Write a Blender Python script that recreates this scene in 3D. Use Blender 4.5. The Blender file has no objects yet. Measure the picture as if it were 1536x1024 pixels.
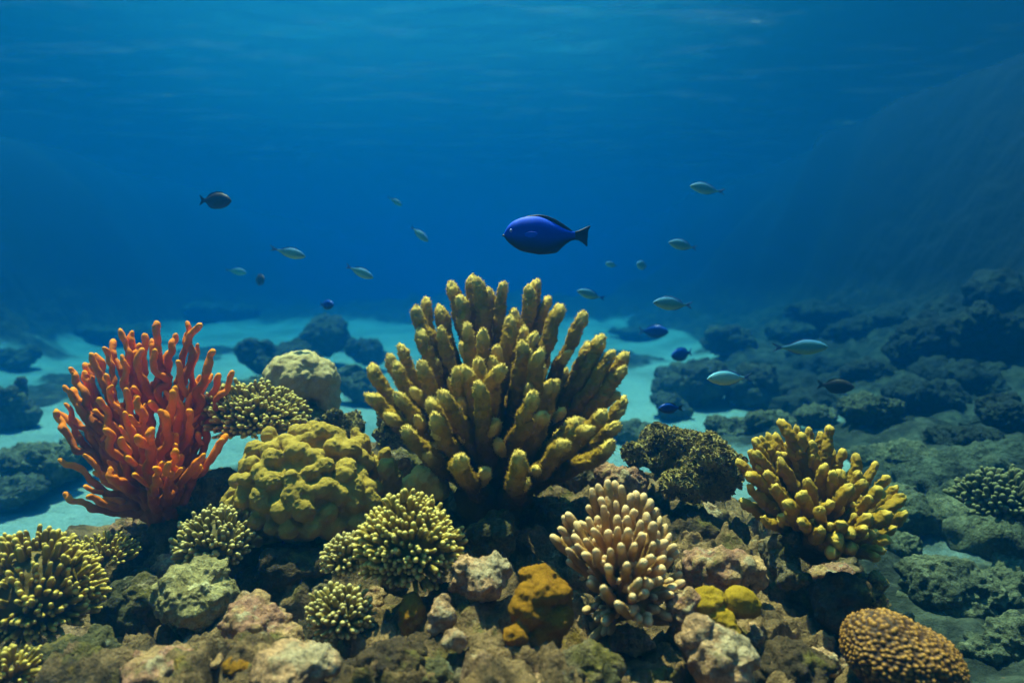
import bpy, bmesh, math, random
import numpy as np
from mathutils import Vector

# ------------------------------------------------------------------ camera
scene = bpy.context.scene
COL = scene.collection
F = 1001.0                                  # focal length in photo pixels (1536 wide)
CAM = np.array([0.0, 0.0, 1.0])
TH = math.atan(82.0 / F)                    # camera tilted slightly down
FWD = np.array([0, math.cos(TH), -math.sin(TH)])
UP = np.array([0, math.sin(TH), math.cos(TH)])
RT = np.array([1.0, 0, 0])
cd = bpy.data.cameras.new("camera")
cam = bpy.data.objects.new("camera", cd)
COL.objects.link(cam)
scene.camera = cam
cam.location = CAM
cam.rotation_euler = (math.pi / 2 - TH, 0, 0)
cd.sensor_width = 36
cd.lens = 36 * F / 1536
cd.clip_start = 0.05
cd.clip_end = 500
cd.dof.use_dof = True
cd.dof.focus_distance = 1.85
cd.dof.aperture_fstop = 1.9

# ------------------------------------------------------------------ light
SUN_FROM = np.array([-0.14, 0.30, 1.0]); SUN_FROM = SUN_FROM / np.linalg.norm(SUN_FROM)
elev = math.asin(SUN_FROM[2]); az = math.atan2(SUN_FROM[0], SUN_FROM[1])
world = bpy.data.worlds.new("World"); scene.world = world
world.use_nodes = True
nt = world.node_tree
bg = nt.nodes["Background"]
sky = nt.nodes.new("ShaderNodeTexSky"); sky.sky_type = 'NISHITA'; sky.sun_disc = False
sky.sun_elevation = elev; sky.sun_rotation = az
nt.links.new(sky.outputs[0], bg.inputs[0])
bg.inputs[1].default_value = 0.05
sl = bpy.data.lights.new("sun", 'SUN'); sl.energy = 5.0; sl.angle = math.radians(0.6)
sl.color = (1.0, 0.55, 0.31)
so = bpy.data.objects.new("sun", sl); COL.objects.link(so)
so.rotation_euler = Vector((-SUN_FROM[0], -SUN_FROM[1], -SUN_FROM[2])).to_track_quat('-Z', 'Y').to_euler()
so.location = (0, 0, 10)
scene.view_settings.view_transform = 'Standard'
scene.view_settings.look = 'None'
scene.view_settings.exposure = 2.8
scene.view_settings.gamma = 1.0
scene.cycles.use_denoising = True
scene.cycles.max_bounces = 8
scene.cycles.diffuse_bounces = 3
scene.cycles.volume_bounces = 3
scene.cycles.transparent_max_bounces = 8
scene.cycles.caustics_reflective = False
scene.cycles.caustics_refractive = False
scene.cycles.sample_clamp_indirect = 4.0

# water body: optical properties per metre (r, g, b)
W_EXT = (0.255, 0.114, 0.101)
W_SCA = (0.0001, 0.0208, 0.0595)
SURF_Z = 4.0

# ------------------------------------------------------------------ numpy helpers
def P(px, py, D):
    "a pixel of the photograph and a depth turned into a point"
    return CAM + D * (FWD + (px - 768.0) / F * RT + (512.0 - py) / F * UP)

def _h(ix, iy, iz, s):
    with np.errstate(over='ignore'):
        h = (ix.astype(np.uint32) * np.uint32(374761393)) ^ (iy.astype(np.uint32) * np.uint32(668265263)) \
            ^ (iz.astype(np.uint32) * np.uint32(2246822519)) ^ np.uint32((s * 3266489917 + 12345) & 0xffffffff)
        h = (h ^ (h >> np.uint32(13))) * np.uint32(1274126177)
        h = h ^ (h >> np.uint32(16))
        h = h * np.uint32(2654435761); h = h ^ (h >> np.uint32(15))
    return h.astype(np.float64) / 4294967295.0

def vnoise(p, s=0):
    i = np.floor(p).astype(np.int64); f = p - i
    u = f * f * f * (f * (f * 6 - 15) + 10)
    r = 0
    for a in (0, 1):
        wa = u[:, 0] if a else 1 - u[:, 0]
        for b in (0, 1):
            wb = u[:, 1] if b else 1 - u[:, 1]
            for c in (0, 1):
                wc = u[:, 2] if c else 1 - u[:, 2]
                r = r + wa * wb * wc * _h(i[:, 0] + a, i[:, 1] + b, i[:, 2] + c, s)
    return r * 2 - 1

ROT = np.array([[0.36, 0.48, -0.8], [-0.8, 0.6, 0.0], [0.48, 0.64, 0.6]])
def fbm(p, wl, octs=4, s=0, gain=0.5):
    q = p / wl; a = 1.0; r = np.zeros(len(p)); t = 0
    for k in range(octs):
        r += a * vnoise(q, s + k * 17); t += a
        q = q @ ROT.T * 2.03 + 7.3; a *= gain
    return r / t * 1.6

def ridged(p, wl, octs=4, s=0):
    q = p / wl; a = 1.0; r = np.zeros(len(p)); t = 0
    for k in range(octs):
        r += a * (1 - np.abs(vnoise(q, s + k * 31)) * 2); t += a
        q = q @ ROT.T * 2.03 + 3.1; a *= 0.5
    return r / t

def worley(p, wl, s=0, jit=0.9):
    q = p / wl; i = np.floor(q).astype(np.int64); f1 = np.full(len(p), 9.0); f2 = np.full(len(p), 9.0)
    for a in (-1, 0, 1):
        for b in (-1, 0, 1):
            for c in (-1, 0, 1):
                x = i[:, 0] + a; y = i[:, 1] + b; z = i[:, 2] + c
                d = (x + .5 + jit * (_h(x, y, z, s) - .5) - q[:, 0]) ** 2 + (y + .5 + jit * (_h(x, y, z, s + 1) - .5) - q[:, 1]) ** 2 \
                    + (z + .5 + jit * (_h(x, y, z, s + 2) - .5) - q[:, 2]) ** 2
                f2 = np.minimum(f2, np.maximum(f1, d)); f1 = np.minimum(f1, d)
    return np.sqrt(f1), np.sqrt(f2)

def normals(v, f):
    n = np.zeros_like(v)
    a = v[f[:, 0]]; b = v[f[:, 1]]; c = v[f[:, 2]]
    if f.shape[1] == 4:
        fn = np.cross(c - a, v[f[:, 3]] - b)
    else:
        fn = np.cross(b - a, c - a)
    for k in range(f.shape[1]):
        for ax in range(3):
            n[:, ax] += np.bincount(f[:, k], fn[:, ax], len(v))
    l = np.linalg.norm(n, axis=1); l[l == 0] = 1
    return n / l[:, None]

def smooth(v, f, it=2, w=0.5):
    k = f.shape[1]
    for _ in range(it):
        acc = np.zeros_like(v); cnt = np.zeros(len(v))
        for j in range(k):
            a = f[:, j]; b = f[:, (j + 1) % k]
            for ax in range(3):
                acc[:, ax] += np.bincount(a, v[b, ax], len(v)) + np.bincount(b, v[a, ax], len(v))
            cnt += np.bincount(a, minlength=len(v)) + np.bincount(b, minlength=len(v))
        cnt[cnt == 0] = 1
        v = v * (1 - w) + acc / cnt[:, None] * w
    return v

def mesh_from(name, v, faces, mat, attr=None, smooth_=True):
    "faces: one array (n,3|4) or a list of arrays"
    if not isinstance(faces, (list, tuple)): faces = [faces]
    faces = [np.asarray(f) for f in faces if len(f)]
    me = bpy.data.meshes.new(name)
    nl = sum(f.size for f in faces); nf = sum(len(f) for f in faces)
    me.vertices.add(len(v)); me.vertices.foreach_set("co", np.ascontiguousarray(v, dtype=np.float32).ravel())
    me.loops.add(nl); me.loops.foreach_set("vertex_index", np.concatenate([f.ravel() for f in faces]).astype(np.int32))
    me.polygons.add(nf)
    ls = []; o = 0
    for f in faces:
        ls.append(o + np.arange(len(f)) * f.shape[1]); o += f.size
    me.polygons.foreach_set("loop_start", np.concatenate(ls).astype(np.int32))
    me.update(calc_edges=True)
    me.validate()
    if smooth_: me.shade_smooth()
    if attr is not None:
        at = me.attributes.new("tip", 'FLOAT', 'POINT')
        at.data.foreach_set("value", np.asarray(attr, dtype=np.float32))
    if mat: me.materials.append(mat)
    return me

def tag(o, label=None, cat=None, group=None, kind=None):
    if label: o["label"] = label
    if cat: o["category"] = cat
    if group: o["group"] = group
    if kind: o["kind"] = kind
    return o

def obj(name, v, f, mat, parent=None, attr=None, loc=None, smooth_=True, label=None, kind=None):
    "v in world space; origin goes to loc (or to the parent's origin)"
    v = np.asarray(v, dtype=np.float64)
    if parent is not None: org = np.array(parent["_org"])
    else: org = np.array(loc if loc is not None else (0, 0, 0), dtype=float)
    o = bpy.data.objects.new(name, mesh_from(name, v - org, f, mat, attr, smooth_))
    COL.objects.link(o)
    if parent is not None: o.parent = parent
    else: o.location = org
    if label: o["label"] = label
    if kind: o["kind"] = kind
    return o

def thing(name, label, cat, loc, group=None):
    o = bpy.data.objects.new(name, None); COL.objects.link(o)
    o.empty_display_size = 0.05
    o.location = [float(x) for x in loc]; o["_org"] = [float(x) for x in loc]
    return tag(o, label, cat, group)

_ico = {}
def ico(sub):
    if sub not in _ico:
        bm = bmesh.new(); bmesh.ops.create_icosphere(bm, subdivisions=sub, radius=1)
        v = np.array([x.co[:] for x in bm.verts]); f = np.array([[w.index for w in t.verts] for t in bm.faces]); bm.free()
        _ico[sub] = (v / np.linalg.norm(v, axis=1)[:, None], f)
    return _ico[sub]

def grid_faces(nu, nv, wrap=False):
    i = np.arange(nu - 1)[:, None]; j = np.arange(nv if wrap else nv - 1)[None, :]
    j2 = (j + 1) % nv
    return np.stack([i * nv + j, i * nv + j2, (i + 1) * nv + j2, (i + 1) * nv + j], -1).reshape(-1, 4)

def bez(p0, p1, p2, n):
    t = np.linspace(0, 1, n)[:, None]
    return (1 - t) ** 2 * p0 + 2 * t * (1 - t) * p1 + t * t * p2

def tube(pts, rad, seg, cap=6, start=0.0):
    "round-ended tapering tube; returns v, f(quads), tip attribute (metres from the tip)"
    pts = np.asarray(pts); rad = np.asarray(rad, dtype=float)
    d = pts[-1] - pts[-2]; d /= np.linalg.norm(d); R = rad[-1]
    th = np.linspace(0, math.pi / 2, cap + 1)[1:]
    th[-1] = math.pi / 2 * 0.985
    cp = pts[-1] + d * (np.sin(th) * R * 1.45)[:, None]
    P2 = np.vstack([pts, cp]); R2 = np.concatenate([rad, R * np.cos(th)])
    T = np.gradient(P2, axis=0); T /= np.linalg.norm(T, axis=1)[:, None]
    ref = np.array([0.3, 0.9, 0.2]) if abs(T[0] @ np.array([0.3, 0.9, 0.2])) < .9 else np.array([1.0, 0, 0])
    n = np.cross(T[0], ref); n /= np.linalg.norm(n); N = [n]
    for k in range(1, len(P2)):
        n = n - T[k] * (n @ T[k]); n /= np.linalg.norm(n); N.append(n)
    N = np.array(N); B = np.cross(T, N)
    a = np.linspace(0, 2 * math.pi, seg, endpoint=False)
    v = P2[:, None, :] + R2[:, None, None] * (np.cos(a)[None, :, None] * N[:, None, :] + np.sin(a)[None, :, None] * B[:, None, :])
    v = v.reshape(-1, 3)
    f = grid_faces(len(P2), seg, True)
    L = np.concatenate([[0], np.cumsum(np.linalg.norm(np.diff(P2, axis=0), axis=1))])
    att = np.repeat(L[-1] - L, seg)
    # closing fan
    top = P2[-1] + d * R * 0.01
    v = np.vstack([v, top]); att = np.append(att, 0)
    b0 = (len(P2) - 1) * seg
    fan = np.stack([b0 + np.arange(seg), b0 + (np.arange(seg) + 1) % seg, np.full(seg, len(v) - 1)], -1)
    return v, f, fan, att

def remesh(v, f, voxel):
    me = mesh_from("tmp", v, f, None)
    o = bpy.data.objects.new("tmp", me); COL.objects.link(o)
    m = o.modifiers.new("r", 'REMESH'); m.mode = 'VOXEL'; m.voxel_size = voxel; m.adaptivity = 0
    dg = bpy.context.evaluated_depsgraph_get(); dg.update()
    oe = o.evaluated_get(dg); em = oe.to_mesh()
    nv = np.empty(len(em.vertices) * 3, dtype=np.float32); em.vertices.foreach_get("co", nv)
    li = np.empty(len(em.loops), dtype=np.int32); em.loops.foreach_get("vertex_index", li)
    lt = np.empty(len(em.polygons), dtype=np.int32); em.polygons.foreach_get("loop_total", lt)
    oe.to_mesh_clear(); bpy.data.objects.remove(o); bpy.data.meshes.remove(me)
    nv = nv.reshape(-1, 3).astype(np.float64)
    if (lt == 4).all(): return nv, li.reshape(-1, 4)
    st = np.concatenate([[0], np.cumsum(lt)[:-1]]); q = st[lt == 4]
    return nv, np.stack([li[q], li[q + 1], li[q + 2], li[q + 3]], -1)

def blobs(sph, voxel, sm=2, sub=3):
    "union of ellipsoids (c, r or (rx,ry,rz)) remeshed to one skin"
    V, Fc = [], []; n = 0
    iv, fi = ico(sub)
    for c, r in sph:
        vv = iv * np.asarray(r) + np.asarray(c); V.append(vv); Fc.append(fi + n); n += len(vv)
    v, f = remesh(np.vstack(V), np.vstack(Fc), voxel)
    return smooth(v, f, sm), f

# ------------------------------------------------------------------ materials
def _mat(name):
    m = bpy.data.materials.new(name); m.use_nodes = True
    return m, m.node_tree, m.node_tree.nodes["Principled BSDF"]

def _n(nt, t, **kw):
    n = nt.nodes.new(t)
    for k, v in kw.items():
        if isinstance(v, (int, float, tuple)) and k in n.inputs: n.inputs[k].default_value = v
        else: setattr(n, k, v)
    return n

def noise(nt, co, scale, detail=5, rough=0.55):
    n = nt.nodes.new("ShaderNodeTexNoise"); n.inputs["Scale"].default_value = scale
    n.inputs["Detail"].default_value = detail; n.inputs["Roughness"].default_value = rough
    nt.links.new(co, n.inputs["Vector"]); return n.outputs["Fac"]

def ramp(nt, fac, stops):
    r = nt.nodes.new("ShaderNodeValToRGB"); e = r.color_ramp.elements
    while len(e) < len(stops): e.new(0.5)
    for k, (p, c) in enumerate(stops):
        e[k].position = p; e[k].color = (c[0], c[1], c[2], 1) if hasattr(c, '__len__') else (c, c, c, 1)
    nt.links.new(fac, r.inputs[0]); return r.outputs[0]

def mixc(nt, fac, a, b, mode='MIX'):
    m = nt.nodes.new("ShaderNodeMix"); m.data_type = 'RGBA'; m.blend_type = mode
    for s, x in ((0, fac), (6, a), (7, b)):
        if hasattr(x, 'is_linked') or hasattr(x, 'links'): nt.links.new(x, m.inputs[s])
        elif isinstance(x, (int, float)): m.inputs[s].default_value = x
        else: m.inputs[s].default_value = (*x, 1)
    return m.outputs[2]

def math_(nt, op, a, b=0.0):
    m = nt.nodes.new("ShaderNodeMath"); m.operation = op
    for s, x in ((0, a), (1, b)):
        if isinstance(x, (int, float)): m.inputs[s].default_value = x
        else: nt.links.new(x, m.inputs[s])
    return m.outputs[0]

def coords(nt):
    return nt.nodes.new("ShaderNodeTexCoord").outputs["Object"]

def bump(nt, h, strength, dist, prev=None):
    b = nt.nodes.new("ShaderNodeBump"); b.inputs["Strength"].default_value = strength; b.inputs["Distance"].default_value = dist
    nt.links.new(h, b.inputs["Height"])
    if prev is not None: nt.links.new(prev, b.inputs["Normal"])
    return b.outputs[0]

def mat_rock(name, base, dark, patches, scale=1.0, bm=1.0, spec=0.12):
    m, nt, bs = _mat(name); co = coords(nt)
    n1 = noise(nt, co, 9 * scale, 6); n2 = noise(nt, co, 70 * scale, 5, .65); n3 = noise(nt, co, 230 * scale, 3, .7)
    c = mixc(nt, ramp(nt, n1, [(.35, 0), (.62, 1)]), dark, base)
    for k, (pc, sc, lo) in enumerate(patches):
        q = nt.nodes.new("ShaderNodeVectorMath"); q.operation = 'ADD'; q.inputs[1].default_value = (k * 3.7 + 1.3, k * 1.9, 5.1 - k)
        nt.links.new(co, q.inputs[0])
        c = mixc(nt, ramp(nt, noise(nt, q.outputs[0], sc * scale, 6, .65), [(lo, 0), (lo + .07, 1)]), c, pc)
    c = mixc(nt, 1.0, c, ramp(nt, n2, [(.25, .38), (.7, 1.2)]), 'MULTIPLY')
    c = mixc(nt, 1.0, c, ramp(nt, n3, [(.3, .62), (.7, 1.25)]), 'MULTIPLY')
    nt.links.new(c, bs.inputs["Base Color"]); bs.inputs["Roughness"].default_value = .85
    bs.inputs["Specular IOR Level"].default_value = spec
    b1 = bump(nt, n2, .9 * bm, .012 / scale); b2 = bump(nt, n3, .8 * bm, .005 / scale, b1)
    vo = nt.nodes.new("ShaderNodeTexVoronoi"); vo.inputs["Scale"].default_value = 120 * scale; nt.links.new(co, vo.inputs["Vector"])
    b3 = bump(nt, vo.outputs["Distance"], .5 * bm, .005 / scale, b2)
    nt.links.new(b3, bs.inputs["Normal"]); return m

def mat_coral(name, tip, body, base, d_tip, d_base, fine=300, bm=.6, sheen=0, grain=.35, spec=.15, rough=.75):
    "colour runs from pale tips to the body and to the old base by distance from the tip (m)"
    m, nt, bs = _mat(name); co = coords(nt)
    at = nt.nodes.new("ShaderNodeAttribute"); at.attribute_name = "tip"
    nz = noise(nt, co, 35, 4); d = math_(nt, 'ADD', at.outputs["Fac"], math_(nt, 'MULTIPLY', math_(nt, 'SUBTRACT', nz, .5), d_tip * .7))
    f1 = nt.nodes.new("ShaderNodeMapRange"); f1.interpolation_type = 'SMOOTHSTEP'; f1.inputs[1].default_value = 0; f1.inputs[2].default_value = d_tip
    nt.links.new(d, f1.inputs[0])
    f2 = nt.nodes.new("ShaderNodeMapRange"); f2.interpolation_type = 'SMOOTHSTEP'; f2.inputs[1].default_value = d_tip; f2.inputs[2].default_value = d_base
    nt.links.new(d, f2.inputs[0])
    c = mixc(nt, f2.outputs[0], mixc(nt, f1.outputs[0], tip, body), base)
    nf = noise(nt, co, fine, 4, .7)
    c = mixc(nt, 1.0, c, ramp(nt, nf, [(.3, 1 - grain), (.7, 1 + grain * .6)]), 'MULTIPLY')
    c = mixc(nt, 1.0, c, ramp(nt, noise(nt, co, 22, 3), [(.3, .78), (.7, 1.12)]), 'MULTIPLY')
    nt.links.new(c, bs.inputs["Base Color"]); bs.inputs["Roughness"].default_value = rough
    bs.inputs["Specular IOR Level"].default_value = spec
    if sheen:
        bs.inputs["Sheen Weight"].default_value = sheen; bs.inputs["Sheen Roughness"].default_value = .5
        bs.inputs["Sheen Tint"].default_value = (*[min(1, x * 1.5) for x in tip], 1)
    nt.links.new(bump(nt, nf, bm, 1.2 / fine), bs.inputs["Normal"]); return m

def mat_plain(name, col, rough=.5, spec=.4, var=.15):
    m, nt, bs = _mat(name); co = coords(nt)
    c = mixc(nt, 1.0, col, ramp(nt, noise(nt, co, 160, 3), [(.3, 1 - var), (.7, 1 + var)]), 'MULTIPLY')
    nt.links.new(c, bs.inputs["Base Color"]); bs.inputs["Roughness"].default_value = rough
    bs.inputs["Specular IOR Level"].default_value = spec; return m

def mat_fish(name, back, side, belly, rough=.4):
    "back-to-belly colouring by the fish's own height (attribute tip: 0 belly, 1 back)"
    m, nt, bs = _mat(name); co = coords(nt)
    at = nt.nodes.new("ShaderNodeAttribute"); at.attribute_name = "tip"
    c = ramp(nt, at.outputs["Fac"], [(.12, belly), (.45, side), (.72, side), (.9, back)])
    vo = nt.nodes.new("ShaderNodeTexVoronoi"); vo.inputs["Scale"].default_value = 380; nt.links.new(co, vo.inputs["Vector"])
    c = mixc(nt, 1.0, c, ramp(nt, vo.outputs["Distance"], [(0, 1.12), (.8, .8)]), 'MULTIPLY')
    nt.links.new(c, bs.inputs["Base Color"]); bs.inputs["Roughness"].default_value = rough
    bs.inputs["Specular IOR Level"].default_value = .15
    nt.links.new(bump(nt, vo.outputs["Distance"], .15, .001), bs.inputs["Normal"]); return m

OLIVE = (.13, .10, .020); PINK = (.38, .18, .10); PALE = (.46, .34, .18)
M = {}
M['reef'] = mat_rock("reef_rock_crust", (.30, .175, .068), (.05, .033, .014),
                     [(OLIVE, 6, .57), ((.30, .17, .085), 5, .60), (PALE, 11, .64), ((.22, .13, .015), 9, .62)])
M['rock_tan'] = mat_rock("tan_rock", (.66, .38, .15), (.17, .10, .04), [(PINK, 7, .52), (OLIVE, 9, .60), (PALE, 14, .60)])
M['rock_pink'] = mat_rock("pinkish_rock", (.68, .39, .18), (.24, .13, .06), [(PALE, 8, .54), (OLIVE, 9, .62)])
M['rock_grey'] = mat_rock("grey_rock", (.25, .18, .085), (.08, .06, .03), [(OLIVE, 8, .54), (PALE, 15, .62)])
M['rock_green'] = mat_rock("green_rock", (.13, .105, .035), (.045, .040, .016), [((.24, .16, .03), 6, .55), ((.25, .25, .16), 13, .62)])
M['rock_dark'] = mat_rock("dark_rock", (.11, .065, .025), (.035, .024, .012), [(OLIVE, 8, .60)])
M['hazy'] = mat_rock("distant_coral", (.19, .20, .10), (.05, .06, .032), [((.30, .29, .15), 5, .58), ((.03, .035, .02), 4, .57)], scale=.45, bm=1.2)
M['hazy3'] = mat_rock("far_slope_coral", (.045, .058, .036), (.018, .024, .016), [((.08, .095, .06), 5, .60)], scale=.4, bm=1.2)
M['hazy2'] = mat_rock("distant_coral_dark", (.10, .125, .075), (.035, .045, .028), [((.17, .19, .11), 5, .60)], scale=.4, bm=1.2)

# ------------------------------------------------------------------ the water body (haze box)
def build_water():
    me = bpy.data.meshes.new("haze"); bm = bmesh.new()
    bmesh.ops.create_cube(bm, size=1)
    z0, z1 = -1.6, SURF_Z + .25
    for v in bm.verts:
        v.co.x *= 120; v.co.y = v.co.y * 120 + 0; v.co.z = z0 if v.co.z < 0 else z1
    bm.to_mesh(me); bm.free()
    o = bpy.data.objects.new("haze", me); COL.objects.link(o); o["kind"] = "stuff"
    m = bpy.data.materials.new("haze"); m.use_nodes = True; nt = m.node_tree; nt.nodes.clear()
    out = nt.nodes.new("ShaderNodeOutputMaterial"); pv = nt.nodes.new("ShaderNodeVolumePrincipled")
    d = max(W_EXT)
    c = [s / d for s in W_SCA]
    a = [max(0.0, 1 - (W_EXT[i] / d - c[i]) / (1 - c[i])) ** 2 for i in range(3)]
    pv.inputs["Color"].default_value = (*c, 1); pv.inputs["Absorption Color"].default_value = (*a, 1)
    pv.inputs["Density"].default_value = d; pv.inputs["Anisotropy"].default_value = 0.8
    nt.links.new(pv.outputs[0], out.inputs["Volume"]); me.materials.append(m)
    # rippled underside of the sea surface
    ax = np.concatenate([-np.geomspace(60, 14, 40), np.linspace(-13.9, 13.9, 420), np.geomspace(14, 60, 40)])
    ay = np.concatenate([np.linspace(-50, -4, 40), np.linspace(-3.9, 26, 450), np.geomspace(26.1, 60, 50)])
    X, Y = np.meshgrid(ax, ay, indexing='ij'); p = np.stack([X.ravel(), Y.ravel(), np.zeros(X.size)], -1)
    q = p.copy(); q[:, 0] = p[:, 0] * .6 + p[:, 1] * .25
    z = .016 * fbm(q, 2.6, 3, 5) + .010 * fbm(q, .7, 3, 9)
    z += .006 * fbm(q, .2, 2, 11)
    p[:, 2] = SURF_Z + np.clip(z, -.2, .2)
    m = bpy.data.materials.new("water_surface"); m.use_nodes = True; nt = m.node_tree; nt.nodes.clear()
    out = nt.nodes.new("ShaderNodeOutputMaterial"); co = coords(nt)
    mp = nt.nodes.new("ShaderNodeMapping"); mp.inputs["Rotation"].default_value = (0, 0, math.radians(24)); mp.inputs["Scale"].default_value = (.55, 1.5, 1)
    nt.links.new(co, mp.inputs[0])
    rip = noise(nt, mp.outputs[0], 1.6, 8, .68)
    fac = ramp(nt, rip, [(.52, .0), (.68, .012), (.80, .30)])
    bn = bump(nt, rip, .12, .05)
    # steep rays pass, rays flatter than about 41 degrees are mirrored back down (total internal reflection)
    lw = nt.nodes.new("ShaderNodeLayerWeight"); lw.inputs["Blend"].default_value = .5; nt.links.new(bn, lw.inputs["Normal"])
    tir = ramp(nt, lw.outputs["Facing"], [(.26, .02), (.40, 1.0)])
    tr = nt.nodes.new("ShaderNodeBsdfTransparent"); tr.inputs[0].default_value = (.96, .98, 1, 1)
    gl = nt.nodes.new("ShaderNodeBsdfGlossy"); gl.inputs["Roughness"].default_value = .42; nt.links.new(bn, gl.inputs["Normal"])
    tl = nt.nodes.new("ShaderNodeBsdfTranslucent"); tl.inputs[0].default_value = (.9, .95, 1, 1)
    m1 = nt.nodes.new("ShaderNodeMixShader"); nt.links.new(tir, m1.inputs[0]); nt.links.new(tr.outputs[0], m1.inputs[1]); nt.links.new(gl.outputs[0], m1.inputs[2])
    mx = nt.nodes.new("ShaderNodeMixShader"); nt.links.new(fac, mx.inputs[0]); nt.links.new(m1.outputs[0], mx.inputs[1]); nt.links.new(tl.outputs[0], mx.inputs[2])
    nt.links.new(mx.outputs[0], out.inputs[0])
    f = grid_faces(len(ax), len(ay))
    o = obj("water", p, f, m); o["kind"] = "structure"
build_water()

# ------------------------------------------------------------------ seabed
def sand_h(x, y):
    p = np.stack([x, y, np.zeros_like(x)], -1)
    h = .10 * fbm(p, 3.0, 3, 3) + .02 * fbm(p, .6, 3, 4)
    ss = lambda t: np.clip(t, 0, 1) ** 2 * (3 - 2 * np.clip(t, 0, 1))
    wx = x + .5 * fbm(p, 2.2, 2, 6); wy = y + .5 * fbm(p, 2.2, 2, 7)
    hill = 1.75 * ss((wx - 2.4) / 4.6) * ss((wy - 2.2) / 4.2) + 4.6 * ss((-wx - 6.4) / 4.6) * ss((wy - 2.5) / 4) + 3.2 * ss((wx - 4.5) / 2.6) * ss((wy - 2.6) / 2.6)  # right slope, plus side walls added to dim the water left and right
    hill += .30 * np.exp(-(((x - 3.4) / 1.4) ** 2 + ((y - 3.0) / 1.6) ** 2))
    hill += .8 * np.exp(-(((x + 0) / 9.) ** 2 + ((y - 19) / 4.) ** 2))
    r = np.clip(hill / .6, 0, 1)
    r = r * np.clip(1.6 - hill / 1.6, .15, 1)
    hill += r * (.22 * fbm(p, .9, 3, 61) + .14 * ridged(p, .5, 3, 62) - .1)
    return h - .06 + hill

def reef_cover(x, y):
    p = np.stack([x, y, np.zeros_like(x)], -1)
    ss = lambda t: np.clip(t, 0, 1) ** 2 * (3 - 2 * np.clip(t, 0, 1))
    wx = x + .9 * fbm(p, 1.6, 3, 66); wy = y + .9 * fbm(p, 1.6, 3, 67)
    c = ss((wx - 2.5) / .9) * ss((wy - .5) / 1.0)                       # right-hand slope
    c = np.maximum(c, ss((wx - 1.2) / .5) * ss((5.2 - wy) / .8))        # rubble behind the mound on the right
    c = np.maximum(c, ss((-wx - 6.5) / 1.2))
    c = np.maximum(c, ss((wy - 14.5) / 2.5))                            # far reef
    c = np.maximum(c, .9 * ss((fbm(p, 1.5, 3, 68) - .42) / .25) * ss((y - 2.2) / .6))
    return c

def build_sand():
    ax = np.concatenate([-np.geomspace(59, 8.1, 60), np.linspace(-8, 8, 520), np.geomspace(8.1, 59, 60)])
    ay = np.concatenate([np.linspace(-58, -1.1, 30), np.linspace(-1, 12, 480), np.geomspace(12.1, 59, 90)])
    X, Y = np.meshgrid(ax, ay, indexing='ij'); x = X.ravel(); y = Y.ravel()
    z = sand_h(x, y)
    p = np.stack([x, y, z], -1)
    q = p.copy(); q[:, 0] = p[:, 0] * .45 + .3 * p[:, 1]
    near = np.exp(-(np.hypot(x, y) / 9) ** 2)
    cov = np.maximum(reef_cover(x, y), np.clip((z - .12) / .25, 0, 1))
    z += near * (.012 * fbm(q, .12, 3, 8) + .006 * np.abs(fbm(p, .05, 2, 9)))
    lum = .10 * (.6 - worley(p, .32, 4)[0]) + .05 * (.55 - worley(p, .11, 8)[0]) + .06 * fbm(p, .4, 3, 12)
    z += cov * (lum + .05) * np.clip(1.6 - np.hypot(x, y) / 14, 0, 1)
    p[:, 2] = z
    m, nt, bs = _mat("sand"); co = coords(nt)
    c = mixc(nt, ramp(nt, noise(nt, co, 1.1, 5, .6), [(.40, 0), (.62, 1)]), (.25, .37, .34), (.17, .25, .23))
    at = nt.nodes.new("ShaderNodeAttribute"); at.attribute_name = "tip"
    rise = math_(nt, 'ADD', at.outputs["Fac"], math_(nt, 'MULTIPLY', math_(nt, 'SUBTRACT', noise(nt, co, 5, 6, .7), .5), .8))
    rc = mixc(nt, ramp(nt, noise(nt, co, 7, 6, .65), [(.45, 0), (.68, 1)]), (.025, .03, .02), (.095, .11, .07))
    sz = nt.nodes.new("ShaderNodeSeparateXYZ"); nt.links.new(co, sz.inputs[0])
    zz = math_(nt, 'ADD', math_(nt, 'MULTIPLY', sz.outputs[2], .5), math_(nt, 'MULTIPLY', math_(nt, 'SUBTRACT', noise(nt, co, 2.2, 4, .6), .5), .5))
    rc = mixc(nt, ramp(nt, zz, [(.10, 0), (.60, 1)]), rc, (.006, .010, .010))       # shade put into the colour: blackens upward, over the added side walls
    c = mixc(nt, ramp(nt, rise, [(.30, 0), (.72, 1)]), c, rc)
    c = mixc(nt, 1.0, c, ramp(nt, noise(nt, co, 45, 5, .7), [(.3, .7), (.7, 1.15)]), 'MULTIPLY')
    nt.links.new(c, bs.inputs["Base Color"]); bs.inputs["Roughness"].default_value = .9; bs.inputs["Specular IOR Level"].default_value = .1
    b = bump(nt, noise(nt, co, 26, 6, .65), .9, .05); nt.links.new(bump(nt, noise(nt, co, 160, 4, .7), .6, .006, b), bs.inputs["Normal"])
    o = obj("sand", p, grid_faces(len(ax), len(ay)), m, attr=cov); o["kind"] = "structure"
build_sand()

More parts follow.
